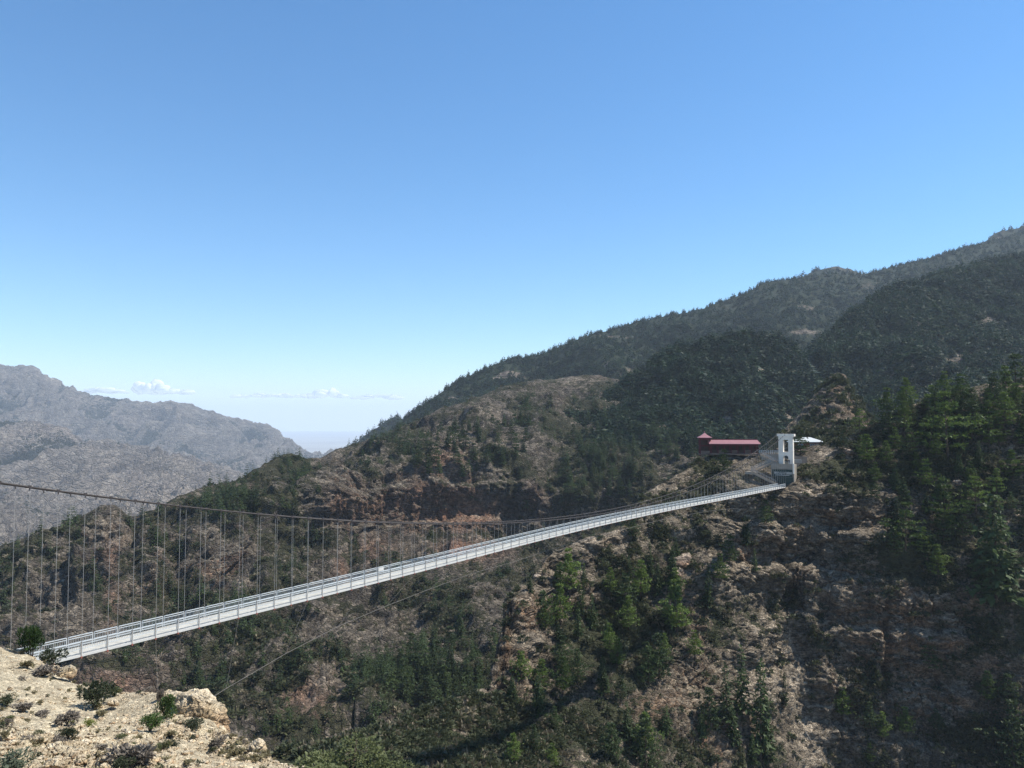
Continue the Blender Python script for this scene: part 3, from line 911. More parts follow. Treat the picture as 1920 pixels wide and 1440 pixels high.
def sprays(pos, dirs, size, rng, nleaf=3, droop=0.15, spread=0.55):
    """needle sprays: small fans of narrow triangles leaving pos along dirs"""
    n = len(pos)
    V, Fc = [], []
    for k in range(nleaf):
        d = dirs + rng.normal(0, spread, (n, 3)) + np.array([0, 0, -droop])
        d /= np.linalg.norm(d, axis=1)[:, None] + 1e-9
        s = np.cross(d, rng.normal(0, 1, (n, 3)) * np.array([.5, .5, 1.2]) + np.array([0, 0, .8]))
        s /= np.linalg.norm(s, axis=1)[:, None] + 1e-9
        L = size * rng.uniform(.7, 1.3, n)
        w = L * rng.uniform(.16, .30, n)
        a = pos - d * (L * .15)[:, None]
        b = pos + d * (L * .45)[:, None] + s * w[:, None]
        c = pos + d * L[:, None]
        e = pos + d * (L * .45)[:, None] - s * w[:, None]
        V.append(np.stack([a, b, c, e], 1).reshape(-1, 3))
    V = np.concatenate(V)
    Fc = np.arange(len(V)).reshape(-1, 4)
    return V, Fc


def crown_spruce(seed, slim=0.17, whorls=20, per=7, reach=5, base=0.06, dens=1.0, ragged=.25):
    """unit-height conical spruce crown"""
    r = np.random.default_rng(seed)
    pos, dr, sz = [], [], []
    for w in range(whorls):
        t = (w + r.uniform(-.3, .3)) / whorls
        z0 = base + (1 - base) * t
        R = slim * (1 - t) ** 0.75 * (1 + r.uniform(-ragged, ragged)) + 0.012
        a0 = r.uniform(0, 6.28)
        nb = max(3, int(round(per * (1 - .5 * t))))
        for b in range(nb):
            a = a0 + 6.283 * b / nb + r.uniform(-.3, .3)
            Rb = R * r.uniform(.6, 1.15)
            m = max(2, int(round(reach * (Rb / slim) * dens)) + 1)
            for q in range(m):
                f = (q + .6) / m
                pos.append((math.cos(a) * Rb * f, math.sin(a) * Rb * f, z0 - 0.28 * Rb * f + 0.16 * Rb * f * f))
                dr.append((math.cos(a), math.sin(a), -.18))
                sz.append(0.030 + 0.30 * Rb * (1 - .35 * f))
    pos.append((0, 0, .97)); dr.append((0, 0, 1)); sz.append(.05)
    pos, dr, sz = np.array(pos), np.array(dr), np.array(sz)
    return sprays(pos, dr, sz, r)


def crown_pine(seed, wide=0.30, tiers=9, base=0.20, flat=.10):
    """unit-height pine crown in spreading flat tiers"""
    r = np.random.default_rng(seed)
    pos, dr, sz = [], [], []
    for k in range(tiers):
        t = (k + r.uniform(-.25, .25)) / (tiers - 1)
        t = min(max(t, 0), 1)
        z0 = base + (1 - base - .03) * t
        R = wide * (0.55 + 0.6 * math.sin(min(1, t * 1.25 + .15) * math.pi)) * (1 - .55 * t ** 3) * r.uniform(.75, 1.2)
        nb = r.integers(4, 7)
        a0 = r.uniform(0, 6.28)
        for b in range(nb):
            a = a0 + 6.283 * b / nb + r.uniform(-.4, .4)
            Rb = R * r.uniform(.5, 1.1)
            # a pad of sprays towards the branch end
            npad = int(9 + 14 * Rb / wide)
            f = r.uniform(.25, 1.05, npad)
            side = r.normal(0, .24, npad) * Rb * (0.4 + f)
            x = math.cos(a) * Rb * f - math.sin(a) * side
            y = math.sin(a) * Rb * f + math.cos(a) * side
            z = z0 + Rb * .18 * f + r.normal(0, .010, npad) + flat * Rb * (1 - np.abs(side) / (Rb + 1e-6))
            pos += list(zip(x, y, z))
            dr += [(math.cos(a) * .7, math.sin(a) * .7, .35)] * npad
            sz += list(r.uniform(.035, .06, npad))
    pos, dr, sz = np.array(pos), np.array(dr), np.array(sz)
    return sprays(pos, dr, sz, r, 3, 0.0, .6)


def trunk_mb(seed, r0, top, branches=0, wide=.3, base=.2):
    r = random.Random(seed)
    m = MB()
    pts, rs, x, y = [], [], 0, 0
    for k in range(7):
        t = k / 6
        pts.append((x, y, -0.04 + (top + .04) * t))
        rs.append(r0 * (1 - .88 * t))
        x += r.uniform(-.006, .006)
        y += r.uniform(-.006, .006)
    m.tube(pts, rs, 6)
    for k in range(branches):
        t = base + (top - base) * (k + .5) / branches * .95
        a = r.uniform(0, 6.28)
        R = wide * r.uniform(.45, .9) * (1 - .5 * t)
        m.tube([(0, 0, t - .02), (math.cos(a) * R * .5, math.sin(a) * R * .5, t + .01), (math.cos(a) * R, math.sin(a) * R, t + .05)], [r0 * .35, r0 * .25, r0 * .1], 4)
    return m


TREE_KINDS = {}


def tree_kind(key, trunk, crown, mat):
    TREE_KINDS.setdefault(key, []).append((trunk.mesh('trunk', M_bark), new_mesh('crown', crown[0], crown[1], mat)))


for s in range(4):
    tree_kind('spruce', trunk_mb(s, .014, .93), crown_spruce(100 + s, .165 + .02 * s), M_spruce)
for s in range(3):
    tree_kind('slender', trunk_mb(20 + s, .010, .95), crown_spruce(120 + s, .085 + .014 * s, 24, 5, 3, .16, .9, .45), M_spruce)
for s in range(5):
    tree_kind('pine', trunk_mb(40 + s, .017, .86, 10, .28), crown_pine(140 + s, .26 + .035 * (s % 3), 8 + s % 3), M_pine)
for s in range(3):
    tree_kind('broad', trunk_mb(60 + s, .022, .8, 9, .42), crown_pine(160 + s, .46 + .05 * s, 7, .14, .14), M_pine)
for s in range(3):
    tree_kind('dark', trunk_mb(80 + s, .017, .86, 8, .28), crown_pine(180 + s, .30 + .03 * s, 9, .10, .16), M_spruce)


def tree(L, px, py, top, kind, label, group, var=None, name=None, rng=random):
    b = L.at(px, py)
    h = max(1.2, (py - top) * b.y / F)
    k = TREE_KINDS[kind]
    tm, cm = k[rng.randrange(len(k)) if var is None else var % len(k)]
    nm = name or {'spruce': 'spruce_tree', 'slender': 'spruce_tree', 'pine': 'pine_tree', 'broad': 'pine_tree', 'dark': 'pine_tree'}[kind]
    o = bpy.data.objects.new(nm, None)
    COL.objects.link(o)
    o.empty_display_size = .5
    o.location = b - Vector((0, 0, .02 * h))
    o.rotation_euler = (rng.uniform(-.03, .03), rng.uniform(-.03, .03), rng.uniform(0, 6.28))
    o.scale = (h * rng.uniform(.9, 1.15), h * rng.uniform(.9, 1.15), h)
    o['label'] = label
    o['category'] = 'tree'
    if group:
        o['group'] = group
    link('trunk', tm, o)
    link('crown', cm, o)
    return o


G_near = 'conifers on the near mountain'
G_mid = 'conifers across the gorge'
# trees one can single out: (px, base, top, kind, label)
SOLO = [
    (1610, 808, 764, 'broad', 'wide flat-topped pine right above the white-roofed house'),
    (1582, 842, 806, 'dark', 'dark bushy pine just right of the bare earth ramp'),
    (1500, 853, 806, 'dark', 'dark pine standing between the white tower and the white-roofed house'),
    (1358, 886, 843, 'dark', 'round dark tree in front of the red-roofed walkway'),
    (1778, 858, 735, 'broad', 'largest bright green tiered pine in the crowd on the hill crest'),
    (1755, 785, 716, 'spruce', 'pointed dark spruce left of the largest tiered pine on the crest'),
    (1705, 857, 803, 'dark', 'rounded dark pine on open ground below the crest trees'),
    (1625, 872, 815, 'pine', 'pine right beside the pale rock rib under the crest'),
    (1718, 884, 848, 'pine', 'small vivid green pine below the rounded dark pine'),
    (1695, 1035, 945, 'broad', 'broad pine with a sunlit yellow-green top over a deep dark hollow'),
    (1772, 1005, 898, 'pine', 'bright green pine beside the broad pine over the dark hollow'),
    (1830, 965, 893, 'broad', 'spreading olive pine on a pale boulder ledge, upper right slope'),
    (1868, 1115, 915, 'spruce', 'tallest conifer near the right edge of the photo, reaching from cliff to slope'),
    (1742, 1258, 1196, 'dark', 'dark bush-like tree clinging to the middle of the ochre cliff'),
    (1902, 1450, 1318, 'dark', 'dark tree in the bottom right corner of the photo'),
    (1068, 1118, 1030, 'pine', 'green tree under the pale boulder rim below the bridge'),
    (1186, 1008, 967, 'dark', 'dark tree directly beneath the bridge deck on the rim'),
    (1022, 1182, 1136, 'pine', 'light green tree at the right foot of the square red rock block'),
    (990, 1112, 1074, 'spruce', 'small spruce on top of the square red rock block'),
    (1385, 1352, 1212, 'slender', 'tall slim spruce in front of pale bedded ledges, middle of its row'),
    (1356, 1362, 1246, 'slender', 'slim dark spruce left of the tall one before the bedded ledges'),
    (1424, 1425, 1240, 'slender', 'very tall thin spruce left of the gully of grey scree'),
    (1443, 1446, 1284, 'slender', 'thin spruce closest to the grey scree gully'),
    (1332, 1372, 1292, 'dark', 'bushy dark conifer beside the orange cliff face'),
    (1470, 1330, 1262, 'slender', 'little spruce on the left edge of the scree gully'),
    (1236, 1275, 1188, 'dark', 'dense black-green tree in the shaded hollow left of the brown cliff'),
    (1300, 1236, 1183, 'pine', 'green pine on the ledge above the brown cliff'),
    (1270, 1192, 1090, 'pine', 'yellow-green pine before the orange strip of cliff'),
    (1212, 1444, 1352, 'dark', 'dark tree at the bottom edge below the brown cliff'),
    (1328, 1150, 1058, 'slender', 'thin spruce in front of the pale weathered cliff left of the gully'),
    (1408, 1078, 1032, 'slender', 'tiny slim spruce on the bare cliff beneath the bridge end'),
    (1436, 985, 940, 'dark', 'small dark conifer added below the far deck end to mask the bridge shadow'),  # this and the next three conifers are added to break up the bridge shadow
    (1398, 1020, 968, 'spruce', 'small spruce added on the broken cliff to cover the bridge shadow'),
    (1368, 1058, 1004, 'dark', 'bushy conifer added halfway down the broken cliff to break up the deck shadow'),
    (1346, 1096, 1040, 'pine', 'green conifer added beside the thin spruce to hide the deck shadow'),
]
SOLO_MID = [
    (988, 951, 914, 'spruce', 'lone cone-shaped spruce on the bare cliff above the bridge'),
    (1183, 815, 780, 'spruce', 'pointed spruce standing free on the pale slope left of the walkway'),
    (845, 842, 800, 'dark', 'rounded dark tree on the ridge left of the pink bedded rock'),
]
for (px, py, tp, kd, lb) in SOLO:
    tree(L_near, px, py, tp, kd, lb, None)
for (px, py, tp, kd, lb) in SOLO_MID:
    tree(L_mid, px, py, tp, kd, lb, None)


def inpoly(poly, x, y):
    c = False
    for i in range(len(poly)):
        (x1, y1), (x2, y2) = poly[i], poly[i - 1]
        if (y1 > y) != (y2 > y) and x < (x2 - x1) * (y - y1) / (y2 - y1) + x1:
            c = not c
    return c


def scatter(poly, n, mind, rng):
    xs, ys = [q[0] for q in poly], [q[1] for q in poly]
    out, tries = [], 0
    while len(out) < n and tries < n * 60:
        tries += 1
        x, y = rng.uniform(min(xs), max(xs)), rng.uniform(min(ys), max(ys))
        if inpoly(poly, x, y) and all((x - a) ** 2 + ((y - b) * 1.3) ** 2 > mind ** 2 for a, b in out):
            out.append((x, y))
    return out


rt = random.Random(11)
ZONES = [
    # layer, polygon, count, spacing, height in px (lo, hi), kinds, label
    (L_near, [(1640, 800), (1700, 768), (1760, 752), (1830, 732), (1930, 712), (1930, 850), (1850, 850), (1760, 850), (1660, 830)], 36, 19, (46, 80), ['pine', 'pine', 'dark', 'spruce'],
     'the crowd on the near mountain crest'),
    (L_near, [(1600, 830), (1700, 850), (1930, 860), (1930, 1000), (1640, 960)], 20, 30, (32, 62), ['pine', 'dark', 'pine', 'spruce'],
     'the open slope below the crest crowd'),
    (L_near, [(1640, 985), (1930, 1010), (1930, 1120), (1660, 1075)], 11, 32, (44, 74), ['dark', 'pine', 'spruce', 'dark'],
     'the band above the ochre cliff'),
    (L_near, [(1045, 1110), (1180, 1070), (1290, 1040), (1300, 1110), (1180, 1200), (1040, 1220), (1000, 1190)], 20, 30, (40, 84), ['pine', 'spruce', 'dark', 'slender'],
     'the steep ledges below the bridge'),
    (L_near, [(960, 1270), (1180, 1210), (1250, 1240), (1190, 1340), (960, 1400)], 15, 32, (36, 74), ['dark', 'spruce', 'pine'],
     'the woods under the red rock block'),
    (L_near, [(940, 1400), (1300, 1350), (1420, 1400), (1440, 1445), (930, 1445)], 11, 36, (40, 76), ['dark', 'pine', 'spruce'],
     'the row along the bottom edge'),
    (L_near, [(1560, 1330), (1930, 1300), (1930, 1440), (1600, 1445)], 10, 38, (36, 66), ['dark', 'pine'],
     'the shade under the ochre cliff'),
    (L_mid, [(1075, 790), (1230, 770), (1260, 850), (1180, 930), (1040, 930), (1060, 850)], 40, 13, (24, 42), ['dark', 'spruce'],
     'the dark cluster amid the far slope'),
    (L_mid, [(725, 850), (850, 800), (1000, 770), (1000, 850), (880, 895), (740, 890)], 42, 13, (20, 38), ['dark', 'spruce', 'dark'],
     'the ridge above the long brown cliff'),
    (L_mid, [(1200, 760), (1480, 800), (1480, 870), (1330, 880), (1220, 880)], 34, 15, (22, 44), ['dark', 'spruce', 'spruce'],
     'the slope behind the red-roofed walkway'),
    (L_mid, [(690, 1300), (760, 1210), (900, 1190), (940, 1240), (860, 1310), (740, 1330)], 20, 20, (36, 58), ['dark', 'spruce'],
     'the gorge below the storm cable'),
]
ORD = ['first', 'second', 'third', 'fourth', 'fifth', 'sixth', 'seventh', 'eighth', 'ninth', 'tenth', 'eleventh', 'twelfth', 'thirteenth', 'fourteenth', 'fifteenth', 'sixteenth', 'seventeenth',
       'eighteenth', 'nineteenth', 'twentieth', 'twenty-first', 'twenty-second', 'twenty-third', 'twenty-fourth', 'twenty-fifth', 'twenty-sixth', 'twenty-seventh', 'twenty-eighth', 'twenty-ninth', 'thirtieth']
LOOK = {'pine': 'tiered green pine', 'broad': 'broad pine', 'dark': 'bushy dark conifer', 'spruce': 'pointed spruce', 'slender': 'slim spruce'}
for (L, poly, n, md, (h0, h1), kinds, lb) in ZONES:
    spots = [(x, y, rt.uniform(h0, h1), rt.choice(kinds)) for (x, y) in scatter(poly, n, md, rt)]
    med = .5 * (h0 + h1)
    cnt = {}
    for (x, y, h, kd) in sorted(spots):
        k = ('tall ' if h > med else 'short ') + LOOK[kd]
        cnt[k] = cnt.get(k, 0) + 1
        tree(L, x, y, y - h, kd, f'{ORD[min(cnt[k], 30) - 1]} {k} from the left in {lb}', G_near if L is L_near else G_mid, rng=rt)


# ------------------------------------------------------------------ woods and scrub nobody could count (stuff)
def gn_scatter(name, pts, scl, protos, mat=None):
    """one object: instances of a few plant meshes on measured ground points"""
    pts = np.asarray(pts, np.float32)
    me = bpy.data.meshes.new(name)
    me.vertices.add(len(pts))
    me.vertices.foreach_set('co', pts.ravel())
    r = np.random.default_rng(len(pts))
    for nm, tp, val in (('scl', 'FLOAT_VECTOR', np.asarray(scl, np.float32)), ('rot', 'FLOAT_VECTOR', np.stack([r.normal(0, .06, len(pts)), r.normal(0, .06, len(pts)), r.uniform(0, 6.28, len(pts))], -1).astype(np.float32))):
        a = me.attributes.new(nm, tp, 'POINT')
        a.data.foreach_set('vector', val.ravel())
    a = me.attributes.new('pick', 'INT', 'POINT')
    a.data.foreach_set('value', r.integers(0, len(protos), len(pts)).astype(np.int32))
    o = link(name, me, kind='stuff')
    g = bpy.data.node_groups.new(name, 'GeometryNodeTree')
    g.interface.new_socket('Geometry', in_out='INPUT', socket_type='NodeSocketGeometry')
    g.interface.new_socket('Geometry', in_out='OUTPUT', socket_type='NodeSocketGeometry')
    gi, go = g.nodes.new('NodeGroupInput'), g.nodes.new('NodeGroupOutput')
    iop = g.nodes.new('GeometryNodeInstanceOnPoints')
    j = g.nodes.new('GeometryNodeJoinGeometry')
    for p_ in reversed(protos):
        oi = g.nodes.new('GeometryNodeObjectInfo')
        oi.inputs['Object'].default_value = p_
        oi.inputs['As Instance'].default_value = True
        g.links.new(oi.outputs['Geometry'], j.inputs[0])
    def attr(nm, tp):
        q = g.nodes.new('GeometryNodeInputNamedAttribute')
        q.data_type = tp
        q.inputs['Name'].default_value = nm
        return q.outputs[0]
    g.links.new(gi.outputs[0], iop.inputs['Points'])
    g.links.new(j.outputs[0], iop.inputs['Instance'])
    iop.inputs['Pick Instance'].default_value = True
    g.links.new(attr('pick', 'INT'), iop.inputs['Instance Index'])
    g.links.new(attr('rot', 'FLOAT_VECTOR'), iop.inputs['Rotation'])
    g.links.new(attr('scl', 'FLOAT_VECTOR'), iop.inputs['Scale'])
    g.links.new(iop.outputs[0], go.inputs[0])
    md = o.modifiers.new('scatter', 'NODES')
    md.node_group = g
    return o


def proto(name, v, f, mat):
    return bpy.data.objects.new(name, new_mesh(name, v, f, mat))


def far_tree(seed, slim):
    v, f = crown_spruce(seed, slim, 7, 5, 2, .03, .8, .3)
    r = np.random.default_rng(seed)
    return v, f


def fat_sprays(seed, slim, whorls=6, per=7):
    r = np.random.default_rng(seed)
    pos, dr, sz = [], [], []
    for w in range(whorls):
        t = w / whorls
        R = slim * (1 - t) ** .8 + .02
        for b in range(max(3, int(per * (1 - .4 * t)))):
            a = r.uniform(0, 6.28)
            pos.append((math.cos(a) * R * .45, math.sin(a) * R * .45, .05 + .9 * t))
            dr.append((math.cos(a), math.sin(a), -.35))
            sz.append(R * 1.1 + .05)
    pos.append((0, 0, .86)); dr.append((0, 0, 1.5)); sz.append(.16)
    return sprays(np.array(pos), np.array(dr), np.array(sz), r, 2, .1, .35)


def clump(seed, n=46, size=.34, h=.8):
    """unit-wide leafy clump"""
    r = np.random.default_rng(seed)
    d = r.normal(0, 1, (n, 3))
    d[:, 2] = np.abs(d[:, 2]) * .9
    d /= np.linalg.norm(d, axis=1)[:, None]
    lob = 1 + .35 * np.sin(d[:, 0] * 5 + seed) * np.cos(d[:, 1] * 4 + 2 * seed)
    rad = r.uniform(.35, 1, n) ** .6 * .45 * lob
    pos = d * rad[:, None] * np.array([1, 1, h * 1.6])
    return sprays(pos, d + np.array([0, 0, .3]), np.full(n, size) * r.uniform(.6, 1.2, n), r, 2, 0, .6)


FT = [proto('distant_tree', *fat_sprays(500 + s, .22 + .04 * (s % 4)), M_farleaf) for s in range(6)]
SHR = [proto('shrub', *clump(520 + s), M_shrub) for s in range(4)]
DRY = [proto('dry_shrub', *clump(540 + s, 40, .36, .6), M_dry) for s in range(3)]
MT = [proto('mid_tree', *TREE_MESH) for TREE_MESH in [(*crown_spruce(560 + s, .18 + .03 * s, 10, 6, 3, .03), M_spruce) for s in range(4)]]


def ground_points(L, n, dens, rng, lo=0, hi=None):
    """random ground points of a hillside, weighted by dens(px, py, cover, normal z)"""
    w = dens(L.px, L.py, L.cover, L.n[..., 2]).copy()
    w[:L.nb] = 0
    vis = (L.px > -60) & (L.px < 1990) & (L.py > -50) & (L.py < 1500)
    w = np.clip(w, 0, None) * vis
    # equal density in the picture: weight by the cell's size there
    a = np.abs(np.gradient(L.px, axis=1) * np.gradient(L.py, axis=0) - np.gradient(L.px, axis=0) * np.gradient(L.py, axis=1))
    w = (w * np.clip(a, 0, 40)).ravel()
    w /= w.sum()
    idx = rng.choice(len(w), n, p=w)
    i, j = np.unravel_index(idx, L.px.shape)
    i2, j2 = np.clip(i + 1, 0, L.nv - 1), np.clip(j + 1, 0, L.nu - 1)
    f, g_ = rng.uniform(0, 1, (n, 1)), rng.uniform(0, 1, (n, 1))
    p = L.p[i, j] * (1 - f) * (1 - g_) + L.p[i2, j] * f * (1 - g_) + L.p[i, j2] * (1 - f) * g_ + L.p[i2, j2] * f * g_
    return p


def tree_scl(n, lo, hi, rng, w=(.9, 1.2)):
    h = lo * .75 + (hi * 1.25 - lo * .75) * rng.beta(1.6, 2.4, n)
    a = h * rng.uniform(*w, n)
    return np.stack([a, a, h], -1)


def vegd(p0=.3, p1=.6):
    return lambda px, py, cv, nz: sstep(p0, p1, cv[..., 0])


for (nm, L, n, lo, hi, dn) in [
    ('big_mountain_forest', L_big, 17000, 6, 12, lambda px, py, cv, nz: sstep(.35, .75, cv[..., 0]) * (1 - .75 * blobs(px, py, [(1528, 572, 40, 14, 1), (840, 745, 60, 8, .8), (880, 740, 40, 20, .5), (1520, 516, 70, 6, .9)]))),
    ('right_slope_forest', L_slope, 8500, 7, 13, lambda px, py, cv, nz: sstep(.3, .7, cv[..., 0])),
    ('spur_forest', L_spur, 5000, 7, 13, lambda px, py, cv, nz: sstep(.3, .7, cv[..., 0])),
    ('far_top_forest', L_f3, 2600, 12, 22, lambda px, py, cv, nz: sstep(.2, .7, cv[..., 0])),
]:
    pts = ground_points(L, n, dn, RNG)
    gn_scatter('forest', pts, tree_scl(n, lo, hi, RNG, (.75, 1.7)), FT)

# woods on the gorge side beyond the three hundred single trees
n = 2000
pts = ground_points(L_mid, n, lambda px, py, cv, nz: sstep(.45, .8, cv[..., 0]) * (.12 + 1.0 * blobs(px, py, [(1130, 860, 90, 90, 1), (1380, 790, 170, 70, 1), (820, 830, 110, 60, .9), (700, 850, 70, 40, .7),
                    (420, 940, 70, 30, .9), (560, 880, 60, 30, .7), (780, 1270, 130, 50, .9), (960, 790, 60, 40, .6), (1080, 745, 130, 40, .7), (300, 1010, 60, 40, .4), (600, 940, 80, 40, .4), (100, 1120, 80, 60, .25), (480, 1120, 100, 50, .3)])), RNG)
gn_scatter('woods', pts, tree_scl(n, 5, 11, RNG, (.9, 1.3)), MT)
# low shrubs
n = 7500
pts = ground_points(L_mid, n, lambda px, py, cv, nz: sstep(.35, .8, cv[..., 0]) ** 2 * sstep(-.35, .5, fbm(L_mid.p, 45, 3, 801)) + .015, RNG)
gn_scatter('scrub', pts, tree_scl(n, 1.0, 2.9, RNG, (1.0, 1.7)), SHR + DRY[:1])
n = 7500
pts = ground_points(L_near, n, lambda px, py, cv, nz: sstep(.3, .75, cv[..., 0]) ** 2 * sstep(-.4, .5, fbm(L_near.p, 16, 3, 802)) + .02 + .5 * blobs(px, py, [(860, 1335, 170, 40, 1), (740, 1385, 90, 30, .8)]), RNG)
gn_scatter('scrub', pts, tree_scl(n, .6, 2.1, RNG, (1.0, 1.6)), SHR + DRY[:1])
n = 700
pts = ground_points(L_pin, n, vegd(.2, .6), RNG)
gn_scatter('scrub', pts, tree_scl(n, 1.2, 4, RNG, (.8, 1.3)), SHR)
n = 15000
pts = ground_points(L_f2, n, vegd(.1, .6), RNG)
gn_scatter('distant_scrub', pts, tree_scl(n, 3, 7, RNG, (1.0, 1.7)), SHR[:2])
n = 14000
pts = ground_points(L_f1, n, vegd(.25, .7), RNG)
gn_scatter('distant_scrub', pts, tree_scl(n, 6, 12, RNG, (1.0, 1.8)), SHR[:2])

# ------------------------------------------------------------------ suspension footbridge
M_white = plain('white_rail_paint', (0.47, 0.50, 0.50), 0.5, 0.3, 0.06, 1.0)
M_deck = plain('deck_concrete', (0.40, 0.385, 0.335), 0.85, 0.2, 0.12, 0.8)
M_fascia = plain('white_edge_beam', (0.52, 0.51, 0.47), 0.7, 0.3, 0.06, 0.5)
M_rope = plain('weathered_wire_rope', (0.050, 0.042, 0.037), 0.65, 0.3, 0.2, 1.0)
M_hang = plain('galvanised_hanger', (0.33, 0.31, 0.28), 0.5, 0.4, 0.12, 1.0)
M_storm = plain('grey_storm_rope', (0.11, 0.10, 0.088), 0.6, 0.3, 0.15, 1.0)
M_redox = plain('red_oxide_steel', (0.26, 0.085, 0.06), 0.7, 0.3, 0.2, 1.0)
M_clamp = plain('black_cable_clamp', (0.05, 0.042, 0.04), 0.6, 0.3, 0.1, 1.0)

B0 = Vector((-42.0, 73.4, 0))
BAX = Vector((math.sin(math.radians(33.9)), math.cos(math.radians(33.9)), 0))
BPR = Vector((BAX.y, -BAX.x, 0))                 # to the right, the viewer's side
UP = Vector((0, 0, 1))
STEP, BW = 2.5, 2.55
_di = [-8, 0, 15, 25, 37, 48, 61, 75, 98, 101]
_dz = [-22.35, -22.2, -22.1, -21.8, -21.42, -21.45, -21.8, -22.45, -23.3, -23.4]
_k = np.exp(-.5 * (np.arange(-12, 13) / 4.0) ** 2)
_k /= _k.sum()
_ii = np.arange(-40, 140)
_zz = np.convolve(np.pad(np.interp(_ii, _di, _dz), 12, mode='edge'), _k, 'valid')


def deck_z(i):
    return float(np.interp(i, _ii, _zz))


def bp(i, off=0.0, dz=0.0):
    """point on the bridge: panel number, metres to the right of the viewer-side edge (negative = across), height over deck soffit"""
    return B0 + BAX * (STEP * i) + BPR * off + UP * (deck_z(i) + dz)


def cable_z(i):
    return -19.1 + .0055 * (i - 48) ** 2


I0, I1 = -5, 99
bridge = link('suspension_bridge', None, label='long white suspension footbridge spanning the gorge from cliff to cliff', cat='footbridge', loc=bp(48))
bridge.empty_display_size = 2


def bpart(mb, name, mat, parent=None, **kw):
    """part of the bridge, in the bridge's own coordinates"""
    o = parent or bridge
    off = bridge.location
    mb.v = [tuple(Vector(q) - off) for q in mb.v]
    return mb.build(name, mat, o, **kw)


for i in range(I0, I1):
    # deck slab, one per panel, each a little uneven
    a, b = bp(i), bp(i + 1)
    m = MB()
    g = .012
    j = random.uniform(-.008, .008)
    q0, q1 = a + BAX * g, b - BAX * g
    vs_ = []
    for q in (q0, q1):
        for off in (-.04, -BW + .04):
            vs_ += [q + BPR * off + UP * (.14 + j), q + BPR * off + UP * (.26 + j)]
    m.add(vs_, [(0, 1, 3, 2), (4, 6, 7, 5), (0, 4, 5, 1), (2, 3, 7, 6), (1, 5, 7, 3), (0, 2, 6, 4)])
    bpart(m, 'deck_slab', M_deck)
    # rails
    for side, off in (('near', 0.0), ('far', -BW)):
        m = MB()
        p0, p1 = a + BAX * .10, b - BAX * .10
        o_ = BPR * off
        for h, w in ((1.42, .075), (1.22, .06), (.78, .06)):
            m.bar(p0 + o_ + UP * h, p1 + o_ + UP * h, w, w)
        for e in (p0, p1):
            m.bar(e + o_ + UP * .18, e + o_ + UP * 1.42, .065, .065)
        nb = 14 if i < 45 else 8
        for k in range(1, nb):
            q = p0.lerp(p1, k / nb) + o_
            m.bar(q + UP * .78, q + UP * 1.22, .024, .024)
        for h in (.60, .44):
            m.bar(p0 + o_ + UP * h, p1 + o_ + UP * h, .014, .014)
        bpart(m, 'railing_panel', M_white)
for off in (.02, -BW - .02):
    m = MB()
    for i in range(I0, I1):
        m.bar(bp(i, off, .17), bp(i + 1, off, .17), .10, .22)
    bpart(m, 'edge_beam', M_fascia)
for i in range(I0, I1 + 1):
    m = MB()
    m.bar(bp(i, .16, .02), bp(i, -BW - .16, .02), .13, .16)
    bpart(m, 'cross_beam', M_redox)
    for off in (.07, -BW - .07):
        t = bp(i, off)
        t.z = cable_z(i)
        foot = bp(i, off, .0)
        if t.z < foot.z + 1.5:
            continue
        m = MB()
        m.tube([foot - UP * .1, t], .018, 5)
        m.bar(foot - UP * .1, foot + UP * 1.36, .07, .07, BAX)
        h = bpart(m, 'hanger', M_hang)
        m = MB()
        m.bar(t - BAX * .13 + UP * .02, t + BAX * .13 + UP * .02, .17, .24)
        m.bar(t - UP * .32, t, .07, .07, BAX)
        bpart(m, 'cable_clamp', M_clamp, h)
TOWER_I = 98.8
for off in (.07, -BW - .07):
    pts = []
    for i in np.arange(-9, TOWER_I + .01, .5):
        q = bp(0, off) + BAX * STEP * float(i)
        q.z = cable_z(i)
        pts.append(q)
    m = MB()
    m.tube(pts, .075, 8)
    bpart(m, 'main_cable', M_rope, smooth=True)
# storm cables under the deck and their ties
WC = [(250, 1400, 56), (299, 1366, 73.0), (405, 1303, 82.5), (424, 1291, 84), (535, 1226, 92.5), (635, 1174, 101.5), (725, 1136, 110.5), (807, 1104, 119.5), (885, 1075, 128.5), (955, 1056, 137), (1010, 1038, 145.5),
      (1065, 1021, 155), (1115, 1007, 163.5), (1165, 994, 172), (1210, 982, 180.5), (1250, 973, 189), (1290, 965, 199), (1330, 958, 212), (1370, 954, 228), (1400, 955, 245)]
wpts = [PV(*q) for q in WC]
m = MB()
m.tube(wpts, .036, 6)
bpart(m, 'storm_cable', M_storm, smooth=True)
for k, i in enumerate(range(4, 53, 4)):
    c = wpts[1] if i == 4 else wpts[3 + k - 1]
    m = MB()
    m.tube([bp(i, .1, -.06), c], .018, 4)
    bpart(m, 'storm_tie', M_storm)
m = MB()
fpts = []
for i in range(-2, 60, 2):
    s = abs(i - 48) / 48.0
    fpts.append(bp(i, -BW - .6 - 9.0 * s ** 1.6, -.8 - 1.9 * s ** 1.3))
m.tube(fpts, .026, 5)
bpart(m, 'storm_cable', M_storm, smooth=True)
# white notice plate fixed to the far railing
m = MB()
m.frame_box(bp(18.3, -BW + .06), BAX, BPR, UP, -.55, .55, 0, .03, .85, 1.35)
o = m.build('notice_plate', M_fascia)
o['label'] = 'small white plate hung on the far railing of the footbridge'
o['category'] = 'plate'

